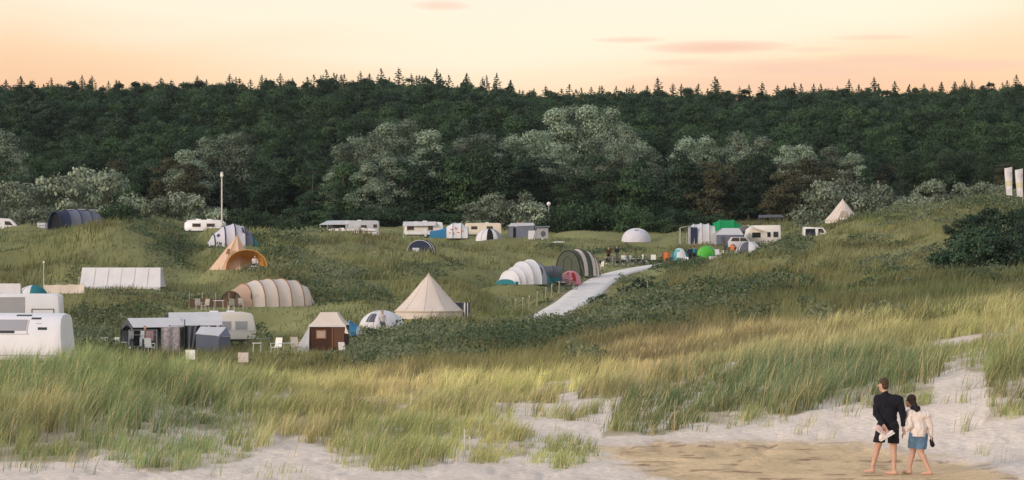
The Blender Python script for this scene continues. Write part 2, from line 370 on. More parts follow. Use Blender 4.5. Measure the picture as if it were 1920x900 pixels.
def build_terrain():
    pxs = np.concatenate([np.arange(-900, -150, 30), np.arange(-150, 2070, 7.5), np.arange(2070, 2901, 30)])
    ds = np.concatenate([np.linspace(4, 38, 14), np.geomspace(39, 120, 230), np.geomspace(121, 400, 180), np.geomspace(404, 720, 60), np.geomspace(760, 1500, 12)])
    PX, D = np.meshgrid(pxs, ds); X = (PX - 960) * D / F
    Z = ground(X, D); V = np.stack([X, D, Z], -1).reshape(-1, 3); w = len(pxs); h = len(ds)
    i = (np.arange(h - 1)[:, None] * w + np.arange(w - 1)[None]).ravel()
    Fq = np.stack([i, i + 1, i + w + 1, i + w], 1)
    px, py, g, isl, wet = surf(V[:, 0], V[:, 1], V[:, 2])
    x, y = V[:, 0], V[:, 1]
    n = fbm(x / 1.3, y / 1.3, 41, 3)[:, None]; n2 = fbm(x / 14, y / 14, 43, 3)[:, None]
    sand = np.array([.82, .70, .59]) * (.86 + .24 * n); wets = np.array([.74, .54, .32]) * (.72 + .5 * fbm(x / .5, y / .9, 47, 3)[:, None]); fl = (sstep(.70, .80, fbm(x / .5, y / .16, 59, 2)))[:, None]; wets = lerp3(wets, np.array([.22, .13, .07]), fl * .8)
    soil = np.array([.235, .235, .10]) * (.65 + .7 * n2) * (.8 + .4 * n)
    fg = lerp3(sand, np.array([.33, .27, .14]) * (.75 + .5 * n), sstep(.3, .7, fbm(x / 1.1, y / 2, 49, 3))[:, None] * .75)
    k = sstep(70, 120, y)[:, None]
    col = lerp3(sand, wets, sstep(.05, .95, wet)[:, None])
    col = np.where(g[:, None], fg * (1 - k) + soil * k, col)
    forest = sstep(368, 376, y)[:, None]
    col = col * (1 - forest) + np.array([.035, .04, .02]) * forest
    rd = road_d(x, y); e = ((rd < .5) & (rd > -3))[:, None]
    col = np.where(e, np.array([.30, .26, .17]) * (.7 + .5 * n), col)
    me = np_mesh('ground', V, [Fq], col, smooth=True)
    m, nt, p = new_mat('dune_ground')
    a = nt.nodes.new('ShaderNodeAttribute'); a.attribute_name = 'Col'
    tc = nt.nodes.new('ShaderNodeTexCoord'); no = nt.nodes.new('ShaderNodeTexNoise'); no.inputs['Scale'].default_value = 7.0; no.inputs['Detail'].default_value = 8
    nt.links.new(tc.outputs['Object'], no.inputs['Vector'])
    mr = nt.nodes.new('ShaderNodeMapRange'); mr.inputs[3].default_value = .7; mr.inputs[4].default_value = 1.3
    nt.links.new(no.outputs[0], mr.inputs[0])
    mx = nt.nodes.new('ShaderNodeVectorMath'); mx.operation = 'SCALE'
    nt.links.new(a.outputs['Color'], mx.inputs[0]); nt.links.new(mr.outputs[0], mx.inputs['Scale']); nt.links.new(mx.outputs[0], p.inputs['Base Color'])
    b = nt.nodes.new('ShaderNodeBump'); b.inputs['Strength'].default_value = .8; b.inputs['Distance'].default_value = .06
    nt.links.new(no.outputs[0], b.inputs['Height']); nt.links.new(b.outputs[0], p.inputs['Normal'])
    p.inputs['Roughness'].default_value = .95; p.inputs['Specular IOR Level'].default_value = .1
    me.materials.append(m)
    o = bpy.data.objects.new('ground', me); link(o); tag(o, 'sandy dune ground with beach sand in front and a wooded hill behind', kind='structure')
build_terrain()
def build_road():
    L = []; Rr = []
    for i in range(len(RP)):
        t = RP[min(i + 1, len(RP) - 1), :2] - RP[max(i - 1, 0), :2]; t = t / np.linalg.norm(t); n = np.array([t[1], -t[0]])
        wv = RP[i, 2] * (1 + .03 * math.sin(i * .5))
        L.append([RP[i, :2] - n * wv * q for q in (1.12, 1, .5, 0, -.5, -1, -1.12)])
    P = np.array(L).reshape(-1, 2); Z = np.repeat(RP[:, 3], 7)
    # the camber of the road hides small bumps of the soil beneath
    Z = Z.reshape(-1, 7); Zm = np.maximum.reduce([Z, np.roll(Z, 1, 0), np.roll(Z, -1, 0)]); Zm[0] = Z[0]; Zm[-1] = Z[-1]
    Zm = Z + .03; Zm[:, 0] -= .3; Zm[:, -1] -= .3; V = np.column_stack([P, Zm.ravel()]); n = len(L)
    i = (np.arange(n - 1)[:, None] * 7 + np.arange(6)[None]).ravel()
    me = np_mesh('road', V, [np.stack([i, i + 1, i + 8, i + 7], 1)], smooth=True)
    me.materials.append(mat('pale_gravel', (.80, .745, .69), .95, .14, 1.2, .2))
    o = bpy.data.objects.new('road', me); link(o); tag(o, 'pale shell gravel road curving through the campsite', kind='structure')
build_road()
# ---------------------------------------------------------------- grass
def lerp(a, b, t): return a * (1 - t) + b * t
CG = dict(olive=(.29, .285, .13), green=(.205, .26, .10), dark=(.085, .135, .06), yel=(.43, .40, .165), straw=(.56, .44, .235), blue=(.19, .25, .135))
CG = {k: np.array(v) for k, v in CG.items()}
# patches of one kind of grass, one painting the left dune's shaded valley dark: centre column, row, half width, half height, kind, strength
PATCH = [(120, 760, 300, 130, 'green', 1.0), (330, 790, 140, 80, 'blue', .65), (260, 730, 120, 40, 'green', .7), (60, 700, 120, 50, 'blue', .35), (70, 790, 60, 40, 'straw', .45), (450, 780, 90, 60, 'dark', .35), (680, 740, 240, 90, 'yel', .75), (560, 830, 90, 40, 'straw', .55), (760, 840, 140, 40, 'green', .75),
         (900, 700, 220, 50, 'yel', .7), (930, 840, 90, 40, 'yel', .6), (1060, 850, 60, 40, 'green', .8), (760, 735, 90, 22, 'straw', .6), (850, 745, 90, 30, 'olive', .6), (1110, 690, 70, 24, 'dark', .7), (1190, 705, 70, 40, 'straw', .6),
         (1450, 650, 420, 38, 'straw', .62), (1060, 720, 160, 40, 'yel', .6), (1750, 620, 260, 26, 'yel', .6), (1250, 700, 90, 40, 'straw', .7),
         (1400, 735, 190, 50, 'dark', .85), (1240, 775, 120, 45, 'dark', 1.0), (330, 800, 170, 60, 'dark', .45), (90, 720, 130, 60, 'dark', .35), (1560, 715, 170, 50, 'blue', .7), (1690, 700, 160, 60, 'dark', .65), (1860, 720, 110, 90, 'green', .7), (1890, 600, 80, 50, 'olive', .8),
         (150, 470, 240, 60, 'green', .55), (260, 470, 120, 30, 'dark', .35), (60, 520, 130, 30, 'dark', .4), (322, 470, 34, 45, 'dark', .8), (1650, 400, 100, 22, 'green', .8), (1700, 440, 140, 25, 'yel', .35), (760, 470, 200, 30, 'olive', .5), (980, 580, 80, 30, 'green', .5), (1150, 440, 120, 20, 'yel', .35), (900, 520, 160, 40, 'green', .4), (300, 560, 140, 40, 'olive', .6), (480, 610, 160, 40, 'green', .6)]
def grass_col(x, y, px, py):
    n = fbm(x / 5.0, y / 9.0, 61, 3)[:, None]; n2 = fbm(x / 1.6, y / 2.5, 65, 2)[:, None]; n3 = fbm(x / 24, y / 30, 67, 2)[:, None]
    c = lerp(CG['olive'], CG['green'], sstep(.35, .65, n)); c = lerp(c, CG['yel'], sstep(.45, .7, n3) * .5); c = lerp(c, CG['dark'], sstep(.55, .75, fbm(x / 8, y / 12, 69, 2))[:, None] * .6)
    rg = ridged(x, y)[:, None] * sstep(100, 140, y)[:, None]; c = lerp(c, CG['yel'], sstep(.5, .95, rg) * .28); c = lerp(c, CG['dark'], sstep(.35, -.1, rg) * .55 * sstep(100, 140, y)[:, None])  # mound tops coloured lighter, hollows darker: relief shading put into the grass colour
    for (cx, cy, rx, ry, k, s) in PATCH:
        q = ((px - cx) / rx) ** 2 + ((py - cy) / ry) ** 2
        w = (np.exp(-q * 1.1) * s)[:, None] * sstep(.15, .55, n2 * .6 + n * .5)
        c = lerp(c, CG[k], np.clip(w * 1.15, 0, 1))
    return c * (.55 + .9 * n2) * (.7 + .6 * n)
def clear_of_things(x, y, pad=.2):
    ok = np.ones(len(x), bool)
    for k, v in ANCH.items():
        if k.startswith('road'): continue
        X = (v[0] - 960) * v[2] / F
        ok &= ((x - X) ** 2 + (y - v[2]) ** 2) > (v[3] * .62 + pad) ** 2
    return ok & (road_d(x, y) > .3)
def blades(name, x, y, z, h, w, col, lean, bend, seg, label, m):
    """tapered, bent blades, each one its own strip"""
    n = len(x); a = rng.uniform(0, 2 * math.pi, n)
    dx = np.cos(a) * lean + .32 * bend; dy = np.sin(a) * lean; wa = a + math.pi / 2 + rng.normal(0, .4, n)
    wx = np.cos(wa) * w / 2; wy = np.sin(wa) * w * .5 * .6
    wx = np.where(np.abs(wx) < w * .22, np.sign(wx + 1e-6) * w * .22, wx)
    Vs = []; Cs = []
    for k in range(seg):
        t = k / seg; cx = x + dx * h * t ** 1.7; cy = y + dy * h * t ** 1.7; cz = z + h * (t - .18 * bend * t * t); s = 1 - .55 * t
        Vs += [np.stack([cx - wx * s, cy - wy * s, cz], 1), np.stack([cx + wx * s, cy + wy * s, cz], 1)]
        Cs += [col, col]
    Vs.append(np.stack([x + dx * h, y + dy * h, z + h * (1 - .18 * bend)], 1)); Cs.append(col)
    k = 2 * seg + 1; V = np.stack(Vs, 1).reshape(-1, 3); C = np.stack(Cs, 1).reshape(-1, 3); b = np.arange(n) * k; Fc = []
    for i in range(seg - 1): Fc.append(np.stack([b + 2 * i, b + 2 * i + 1, b + 2 * i + 3, b + 2 * i + 2], 1))
    Fc.append(np.stack([b + 2 * seg - 2, b + 2 * seg - 1, b + 2 * seg], 1))
    me = np_mesh(name, V, Fc, C); me.materials.append(m)
    o = bpy.data.objects.new(name, me); link(o); tag(o, label, 'grass', kind='stuff'); return o
GM = leaf_mat('grass_blade', .6, .3)
def fg_grass():
    # tufts of marram on the near dunes
    nt = 9800
    d = 44 + 46 * rng.random(nt) ** .95; px = rng.uniform(-260, 2180, nt); x = (px - 960) * d / F
    keep = rng.random(nt) < (d / 90) ** .25; x, d = x[keep], d[keep]
    z = ground(x, d); px, py, g, isl, wet = surf(x, d, z)
    den = sstep(.34, .5, fbm(x / 1.5, d / 2.4, 71, 3) + .07 * (px > 1120) + .06 * (px < 470))
    ok = (g & (rng.random(len(x)) < .22 + .78 * den)) | (isl & (rng.random(len(x)) < np.where(px < 1130, .95, .45)))
    # a few strays on the open sand
    ok |= (~g) & (wet < .3) & (rng.random(len(x)) < np.where((px > 1130) & (px < 1620) & (py < 815), .22, .06))
    x, d = x[ok], d[ok]; px, py, den, g = px[ok], py[ok], den[ok], (g | (isl & (px > 860) & (px < 1130)))[ok]
    nb = np.where(g, rng.integers(22, 48, len(x)), rng.integers(5, 14, len(x)))
    th = np.interp(px, [300, 550, 900, 1150, 1300], [1, .72, .72, .75, .9]) * np.where(g, .28 + .62 * sstep(.2, .8, fbm(x / 2.2, d / 3.0, 75, 2)), .42) * rng.uniform(.75, 1.25, len(x))
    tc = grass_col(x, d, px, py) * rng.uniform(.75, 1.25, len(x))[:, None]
    i = np.repeat(np.arange(len(x)), nb); n = len(i)
    rr = np.abs(rng.normal(0, .15, n)); aa = rng.uniform(0, 2 * math.pi, n)
    bx = x[i] + rr * np.cos(aa); by = d[i] + rr * np.sin(aa); bz = ground(bx, by) - .03
    h = th[i] * rng.uniform(.55, 1.3, n); straw = rng.random(n) < .16
    c = tc[i] * rng.uniform(.7, 1.35, n)[:, None]; c[straw] = lerp(c[straw], CG['straw'] * 1.15, .7)
    tall = rng.random(n) < .03; h[tall] *= 1.3
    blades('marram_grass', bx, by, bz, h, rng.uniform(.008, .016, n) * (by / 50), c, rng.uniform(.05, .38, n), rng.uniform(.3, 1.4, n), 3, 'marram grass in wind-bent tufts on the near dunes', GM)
fg_grass()
def mid_grass():
    n = 300000
    d = np.exp(rng.uniform(math.log(78), math.log(372), n)); px = rng.uniform(-220, 2140, n); x = (px - 960) * d / F
    ok = clear_of_things(x, d); x, d = x[ok], d[ok]
    z = ground(x, d); px = to_px(x, d); py = HZ + (CAMZ - z) * F / d
    den = fbm(x / 4.0, d / 7.0, 81, 3); n = len(x)
    h = (.16 + .7 * sstep(.3, .7, den)) * rng.uniform(.6, 1.4, n)
    soft = np.full(n, False)
    lawn = (np.abs(px - 1080) < 160) & (d > 195) & (d < 262) | ((d > 300) & (px > 560) & (px < 1260)); h = np.where(lawn, h * .35, h)
    near = np.zeros(n)
    for v in ANCH.values():
        X = (v[0] - 960) * v[2] / F; near = np.maximum(near, np.exp(-(((x - X) ** 2 + (d - v[2]) ** 2) / (v[3] * 1.3) ** 2)))
    h *= 1 - .7 * near
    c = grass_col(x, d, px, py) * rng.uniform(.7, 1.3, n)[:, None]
    st = rng.random(n) < .10; c[st] = lerp(c[st], CG['straw'], .6)
    blades('dune_grass', x, d, z - .03, h, rng.uniform(.5, 1.1, n) * d / 2400 , c, rng.uniform(.1, .6, n), rng.uniform(.2, 1.0, n), 2, 'olive dune grass covering the slopes round the campsite', GM)
mid_grass()
def leaves_np(P, N, size, col, aspect=.6):
    """one small four-sided leaf at each point, facing roughly along N"""
    n = len(P); N = N + rng.normal(0, .55, (n, 3)); N /= np.linalg.norm(N, axis=1)[:, None]
    T = np.cross(N, rng.normal(0, 1, (n, 3))); T /= np.linalg.norm(T, axis=1)[:, None] + 1e-9; B = np.cross(N, T)
    s = size[:, None] if np.ndim(size) else size
    V = np.stack([P - T * s, P - B * s * aspect, P + T * s, P + B * s * aspect], 1).reshape(-1, 3)
    b = np.arange(n) * 4
    return V, np.stack([b, b + 1, b + 2, b + 3], 1), np.repeat(col, 4, 0)
LM = leaf_mat('leaf', .55, .2)
HEATH = [(600, 535, 95, 36, .9), (520, 505, 60, 22, .7), (690, 555, 50, 20, .7), (840, 655, 190, 34, .9), (720, 680, 90, 26, .8), (960, 640, 150, 28, .9), (1000, 618, 90, 18, .6), (1160, 620, 160, 28, .7), (1270, 585, 150, 28, .8), (1340, 558, 120, 22, .8), (1450, 540, 80, 14, .7), (1120, 580, 50, 16, .6), (1240, 560, 70, 18, .7), (1530, 600, 40, 12, .6), (1420, 610, 60, 12, .6),
         (1790, 498, 170, 22, .8), (1660, 505, 70, 14, .6), (1700, 612, 150, 9, .6), (1560, 620, 50, 9, .5), (260, 592, 60, 18, .9), (190, 610, 60, 22, .9), (170, 640, 60, 24, .9), (640, 510, 60, 18, .5), (1260, 497, 70, 12, .6), (1470, 470, 60, 14, .8), (1500, 455, 40, 10, .7), (1630, 455, 60, 10, .5), (1690, 400, 110, 18, .8), (1840, 385, 120, 22, .9), (800, 505, 60, 14, .5), (540, 480, 50, 12, .6), (640, 650, 70, 14, .7), (700, 640, 60, 10, .6), (460, 640, 60, 14, .7), (1110, 690, 60, 18, .6), (500, 455, 50, 12, .8), (560, 450, 40, 10, .7), (290, 430, 50, 18, .9), (330, 460, 50, 26, .6)]
def heath():
    n = 520000
    d = np.exp(rng.uniform(math.log(84), math.log(350), n)); px = rng.uniform(-150, 2100, n); x = (px - 960) * d / F
    z = ground(x, d); py = HZ + (CAMZ - z) * F / d
    lump = fbm(x / 2.6, d / 3.6, 91, 3); best = np.zeros(n); H = np.zeros(n)
    for (cx, cy, rx, ry, h) in HEATH:
        q = 1.15 - ((px - cx) / rx) ** 2 - ((py - cy) / ry) ** 2 + (lump - .5) * 1.8
        up = q > best; best = np.where(up, q, best); H = np.where(up, h, H)
    q = (fbm(x / 5.5, d / 9.0, 93, 3) - np.where(px > 1000, .575, .64)) * 7 * sstep(105, 125, d) * (1 - sstep(285, 310, d)); up = q > best; best = np.where(up, np.minimum(q, .6), best); H = np.where(up, .5, H)
    ok = (best > .15) & clear_of_things(x, d, .5)
    x, d, z, lump, best, H, px, py = [a[ok] for a in (x, d, z, lump, best, H, px, py)]; n = len(x)
    edge = sstep(.15, .7, best); bump = sstep(.25, .75, fbm(x / 1.5, d / 2.0, 95, 2))
    hh = H * edge * (.35 + .9 * bump) * 1.15; u = rng.random(n) ** .5
    P = np.stack([x, d, z + hh * u], 1); N = np.stack([rng.normal(0, .6, n), rng.normal(-.4, .5, n), np.ones(n) * .8], 1)
    kind = fbm(x / 6, d / 8, 97, 2)[:, None]
    c = lerp(np.array([.06, .09, .04]), np.array([.15, .175, .095]), sstep(.35, .7, kind)) * rng.uniform(.6, 1.4, n)[:, None]
    V, Fq, C = leaves_np(P, N, rng.uniform(.7, 1.5, n) * d / 2300 + .03, c)
    me = np_mesh('heath_thicket', V, [Fq], C); me.materials.append(LM)
    o = bpy.data.objects.new('heath_thicket', me); link(o); tag(o, 'low dark creeping scrub in mats over the dune slopes', 'scrub', kind='stuff')
heath()

# ---------------------------------------------------------------- trees and bushes
BARK = mat('bark', (.10, .085, .065), .95, .35, 6, .5)
def trunk_mesh(name, h, r, nl, spread, seed, z0=.35):
    rnd = random.Random(seed); b = MB()
    pts = [(rnd.uniform(-.04, .04) * h * t, rnd.uniform(-.04, .04) * h * t, h * t - .4 * (t == 0)) for t in (0, .25, .5, .75, .93)]
    b.tube(pts, r, 7, r * .25)
    for k in range(nl):
        t = rnd.uniform(z0, .85); a = rnd.uniform(0, 6.28); p = Vector((0, 0, h * t)); L = spread * rnd.uniform(.5, .95) * (1.15 - t * .7)
        q = p + Vector((math.cos(a) * L * .5, math.sin(a) * L * .5, L * .25)); e = p + Vector((math.cos(a) * L, math.sin(a) * L, L * rnd.uniform(.3, .7)))
        b.tube([p, q, e], r * .35, 5, r * .08)
    o = b.build(name, BARK, smooth=True); me = o.data; bpy.data.objects.remove(o); return me
def crown_mesh(name, clumps, nleaf, size, c1, c2, seed, hollow=.55, aspect=.65, droop=0.0, pw=2.0):
    """leaves scattered over the shells of many uneven clumps"""
    r = np.random.default_rng(seed); cl = np.array(clumps, float)          # x,y,z,rx,rz
    wgt = cl[:, 3] ** pw; idx = r.choice(len(cl), nleaf, p=wgt / wgt.sum()); n = nleaf
    v = r.normal(0, 1, (n, 3)); v /= np.linalg.norm(v, axis=1)[:, None]; v[:, 2] = np.where(v[:, 2] < -.35, -v[:, 2] * .5, v[:, 2])
    rad = hollow + (1 - hollow) * r.random(n) ** .6; rad *= r.uniform(.85, 1.18, n)
    C = cl[idx]; P = C[:, :3] + v * rad[:, None] * np.stack([C[:, 3], C[:, 3], C[:, 4]], 1)
    tone = r.uniform(0, 1, len(cl))[idx][:, None]
    col = lerp(np.array(c1), np.array(c2), np.clip(tone * .7 + r.random((n, 1)) * .5 - .1, 0, 1)) * r.uniform(.75, 1.3, (n, 1))
    global rng
    keep = rng; rng = r
    V, Fq, Cc = leaves_np(P, v + np.array([0, 0, .25 - droop]), size * r.uniform(.6, 1.35, n), col, aspect)
    rng = keep
    me = np_mesh(name, V, [Fq], Cc); me.materials.append(LM); return me
def clumps_round(h, w, n, seed, base=.25, flat=.7, big=1.0):
    r = random.Random(seed); out = []
    for k in range(n):
        t = r.random(); z = h * (base + (1 - base) * t * .92)
        env = math.sin(math.pi * (.16 + .80 * t ** 1.1)) ** .6 * w / 2
        a = r.uniform(0, 6.28); q = env * math.sqrt(r.random()) * .85; s = r.uniform(.15, .27) * w * (1.05 - .35 * t) * big
        out.append((q * math.cos(a), q * math.sin(a), z - s * .3, s, s * flat))
    return out
def clumps_pine(h, w, seed, tiers=7):
    r = random.Random(seed); out = []
    for k in range(tiers):
        t = k / (tiers - 1); z = h * (.14 + .80 * t); env = w / 2 * (1 - .80 * t ** 1.6)
        for j in range(max(3, int(7 * (1 - .5 * t)))):
            a = r.uniform(0, 6.28); q = env * r.uniform(.25, .9); s = r.uniform(.15, .24) * w * (1 - .35 * t)
            out.append((q * math.cos(a), q * math.sin(a), z + r.uniform(-.4, .4), s, s * .62))
    return out
def clumps_spruce(h, w, seed, tiers=22):
    r = random.Random(seed); out = []
    for k in range(tiers):
        t = k / (tiers - 1); z = h * (.12 + .84 * t); env = w / 2 * (1 - t) ** .6 + .25
        nb = max(3, int(9 * (1 - t)) + 1); a0 = r.uniform(0, 6.28)
        for j in range(nb):
            a = a0 + 6.28 * j / nb + r.uniform(-.3, .3); q = env * r.uniform(.5, 1.0); s = max(.16, env * .36 * r.uniform(.7, 1.2))
            out.append((q * math.cos(a), q * math.sin(a), z - q * .15, s, s * .38))
    out += [(0, 0, h * (.3 + .68 * k / 13), .16 + .5 * (1 - k / 13), .55) for k in range(14)]; return out
DKG = ((.020, .043, .024), (.042, .08, .04)); MDG = ((.030, .066, .028), (.062, .108, .043)); SIL = ((.08, .125, .078), (.345, .425, .31)); BRN = ((.055, .058, .03), (.09, .085, .045)); SEA = ((.10, .135, .085), (.31, .36, .26))
PROTO = {}
def proto(kind, i, crown, trunk): PROTO.setdefault(kind, []).append((crown, trunk))
for i in range(4):
    proto('round', i, crown_mesh('crown', clumps_round(9, 6.6, 22, 10 + i, .1, .8, big=1.3), 7000, .16, *DKG, 100 + i), trunk_mesh('trunk', 8.0, .22, 7, 3.0, 200 + i))
    proto('pine', i, crown_mesh('crown', clumps_pine(10, 6.4, 20 + i), 7000, .16, *DKG, 110 + i), trunk_mesh('trunk', 9.5, .2, 10, 3.0, 210 + i, .25))
    proto('leafy', i, crown_mesh('crown', clumps_round(9, 7.0, 22, 30 + i, .1, .8, big=1.3), 7000, .16, *MDG, 120 + i), trunk_mesh('trunk', 8.0, .22, 8, 3.0, 220 + i))
    proto('spruce', i, crown_mesh('crown', clumps_spruce(11, 4.6, 40 + i), 6000, .165, *DKG, 130 + i, .1, pw=1.1), trunk_mesh('trunk', 10.8, .17, 8, 2.0, 230 + i, .2))
    proto('poplar', i, crown_mesh('crown', clumps_round(15, 8.5, 54, 50 + i, .06, .9), 10000, .17, *SIL, 140 + i), trunk_mesh('trunk', 13.5, .28, 11, 3.8, 240 + i))
    proto('brown', i, crown_mesh('crown', clumps_round(9, 7.0, 32, 60 + i, .05), 7000, .16, *BRN, 150 + i), trunk_mesh('trunk', 8.0, .22, 8, 3.0, 250 + i))
    proto('seabush', i, crown_mesh('crown', clumps_round(3.6, 6.2, 26, 70 + i, -.05, .75), 3600, .15, *SEA, 160 + i, .5), trunk_mesh('trunk', 2.6, .09, 9, 2.2, 260 + i, .05))
    proto('bush', i, crown_mesh('crown', clumps_round(3.2, 5.6, 24, 80 + i, -.05, .75), 3200, .16, *MDG, 170 + i, .5), trunk_mesh('trunk', 2.4, .09, 8, 2.0, 270 + i, .15))
    proto('dkbush', i, crown_mesh('crown', clumps_round(2.2, 4.2, 22, 85 + i, -.05, .8), 4200, .10, *DKG, 175 + i, .5), trunk_mesh('trunk', 1.6, .07, 8, 1.6, 275 + i, .15))
NAT = {'round': (9, 6.6), 'pine': (10, 6.4), 'leafy': (9, 7.0), 'spruce': (11, 4.6), 'poplar': (15, 8.5), 'brown': (9, 7), 'seabush': (3.6, 6.2), 'bush': (3.2, 5.6), 'dkbush': (2.2, 4.2)}
trnd = random.Random(99)
def plant(name, kind, px, d, label, cat, group, top=None, h=None, w=None):
    """a tree or bush whose foot stands in column px at distance d; its height from the row of its top"""
    p = at(px, d)
    if h is None: h = max(1.0, CAMZ + (HZ - top) * d / F - p.z)
    cr, tr = trnd.choice(PROTO[kind]); nh, nw = NAT[kind]; w = w or nw * (h / nh) ** .6
    e = bpy.data.objects.new(name, None); link(e); e.empty_display_size = .3; e.location = p; e.rotation_euler = (trnd.gauss(0, .035), trnd.gauss(0, .035), trnd.uniform(0, 6.28)); e.scale = (w / nw, w / nw * trnd.uniform(.9, 1.1), h / nh)
    tag(e, label, cat, group)
    link(bpy.data.objects.new('crown', cr), e); link(bpy.data.objects.new('trunk', tr), e)
    return e
PL = 'silvery poplar '
ORD = 'first second third fourth fifth sixth seventh eighth ninth tenth eleventh twelfth thirteenth fourteenth fifteenth sixteenth seventeenth eighteenth nineteenth twentieth'.split()
for (grp, lab, cat, nm, kind, rows) in [
  ('silver poplars behind the left caravans', PL + 'in the clump above the left row of caravans', 'tree', 'poplar_tree', 'poplar', [(625, 375, 318), (648, 379, 262), (672, 383, 246), (700, 380, 240), (732, 386, 224), (768, 388, 216), (795, 384, 236), (690, 372, 300), (735, 373, 290)]),
  ('silver poplars in the middle of the wood', PL + 'at the middle of the forest edge', 'tree', 'poplar_tree', 'poplar', [(866, 384, 252), (900, 388, 244), (965, 392, 246), (1000, 392, 238), (1036, 402, 196), (1070, 405, 192), (1108, 404, 190), (1145, 402, 190), (1175, 396, 226), (1120, 384, 250), (1060, 384, 262), (1160, 382, 262)]),
  ('silver poplars left of the lamp post', PL + 'behind the lamp post', 'tree', 'poplar_tree', 'poplar', [(352, 384, 276), (392, 390, 252), (425, 392, 243), (452, 390, 240)]),
  ('silver poplars right of the middle', PL + 'above the green and grey tents on the right', 'tree', 'poplar_tree', 'poplar', [(1215, 384, 264), (1285, 392, 250), (1322, 392, 248), (1392, 394, 240), (1425, 392, 250)]),
  ('silver poplars above the far bell tent', PL + 'in the low row left of the far bell tent', 'tree', 'poplar_tree', 'poplar', [(1478, 388, 268), (1515, 388, 266), (1556, 388, 270), (1595, 386, 280)]),
  ('silver poplars at the left edge', PL + 'at the far left edge', 'tree', 'poplar_tree', 'poplar', [(8, 392, 236), (22, 384, 292)]),
  ('pale poplars high on the wooded hill', 'pale poplar standing out among dark trees high on the hill', 'tree', 'poplar_tree', 'poplar', [(1272, 470, 208), (1308, 474, 210), (1565, 462, 226), (1600, 462, 230), (1640, 464, 232)]),
  ('grey sea buckthorn bushes behind the navy tent', 'grey green sea buckthorn bush behind the navy tunnel tent', 'bush', 'sea_buckthorn', 'seabush', [(25, 352, 338), (75, 356, 330), (120, 352, 326), (165, 358, 312), (205, 352, 318), (230, 344, 362), (55, 340, 365)]),
  ('grey bushes left of the lamp post', 'broad grey green bush left of the lamp post', 'bush', 'sea_buckthorn', 'seabush', [(300, 330, 368), (340, 332, 358), (385, 330, 364)]),
  ('sea buckthorn beside the far bell tent', 'silvery sea buckthorn bush around the far bell tent', 'bush', 'sea_buckthorn', 'seabush', [(1546, 358, 338), (1585, 362, 332), (1630, 358, 336), (1672, 354, 344), (1715, 350, 358)]),
  ('sea buckthorn left of the banner flags', 'silvery sea buckthorn bush in the row left of the banner flags', 'bush', 'sea_buckthorn', 'seabush', [(1750, 345, 336), (1795, 345, 338), (1840, 340, 340), (1875, 335, 345)]),
  ('green bushes behind the grey camper', 'grey green bush behind the row of caravans', 'bush', 'bush', 'seabush', [(885, 356, 378), (925, 360, 362), (965, 358, 352), (1000, 352, 376)]),
  ('green thicket behind the far white dome tent', 'rounded green bush behind the far white dome tent', 'bush', 'bush', 'bush', [(1045, 345, 388), (1080, 350, 376), (1125, 352, 372), (1170, 348, 384), (1215, 346, 396), (1250, 344, 405)]),
  ('green bushes right of the lamp post', 'dark green bush on the bank right of the lamp post', 'bush', 'bush', 'bush', [(455, 330, 385), (500, 335, 395), (545, 330, 410), (215, 335, 375), (255, 335, 385)]),
  ('dark scrub on the right hand dune', 'dark glossy bush on the right hand dune below the flags', 'bush', 'bush', 'dkbush', [(1798, 205, 412), (1828, 206, 400), (1862, 207, 388), (1898, 206, 392), (1930, 206, 385), (1815, 196, 440), (1850, 196, 432), (1890, 196, 434), (1925, 196, 430), (1795, 190, 432), (1830, 189, 424), (1870, 190, 420), (1910, 189, 420), (1945, 190, 415), (1794, 160, 450), (1824, 158, 444), (1858, 160, 440), (1892, 158, 442), (1928, 160, 438)]),
]:
    order = sorted(r[0] for r in rows)
    for (px, d, top) in rows: plant(nm, kind, px, d, lab + ', ' + ORD[order.index(px)] + ' from the left', cat, grp, top=top)
for i in range(30):
    px = 555 + 27 * i + trnd.uniform(-9, 9)
    plant('bush', trnd.choice(('bush', 'dkbush')), px, trnd.uniform(362, 371), 'dark undergrowth bush at the foot of the forest ' + ('behind the left far caravans' if px < 740 else 'behind the middle of the far row' if px < 1040 else 'behind the far white dome tent' if px < 1260 else 'behind the right hand camp'), 'bush', 'undergrowth along the forest foot', top=trnd.uniform(384, 410), w=trnd.uniform(4.5, 6.5))
plant('bush', 'dkbush', 1196, 212, 'dark rounded bush on the slope right of the gravel road', 'bush', None, top=524)
plant('bush', 'dkbush', 1128, 196, 'small scraggy bush at the right edge of the gravel road', 'bush', None, top=552, w=1.8)
for i in range(92):     # the dark wall of trees along the edge of the camp
    px = 470 + (1760 - 470) * (i + trnd.uniform(-.4, .4)) / 92; d = trnd.choice((374, 380, 388, 396))
    k = trnd.choice(('pine', 'round', 'round', 'pine', 'leafy')) if px < 1280 else trnd.choice(('brown', 'round', 'pine', 'brown'))
    base = np.interp(px, [470, 560, 700, 840, 900, 1000, 1200, 1300, 1500, 1620, 1760], [300, 272, 300, 262, 268, 282, 290, 285, 280, 300, 330])
    where = [w for lim, w in ((560, 'right of the lamp post'), (720, 'behind the left far caravans'), (880, 'behind the patterned white tent'), (1050, 'behind the slate grey awning'), (1260, 'behind the far white dome tent'), (1480, 'behind the right hand motorhome'), (1620, 'behind the far bell tent'), (9999, 'left of the banner flags')) if px < lim][0]
    look, nm = {'pine': ('dark layered pine', 'pine_tree'), 'round': ('dark rounded tree', 'broadleaf_tree'), 'leafy': ('mid green leafy tree', 'broadleaf_tree'), 'brown': ('brownish dark tree', 'broadleaf_tree')}[k]
    plant(nm, k, px, d, look + ' in the wall of forest ' + where, 'tree', 'dark trees along the forest edge', top=base + trnd.uniform(-6, 44) - (d - 385) * .8)
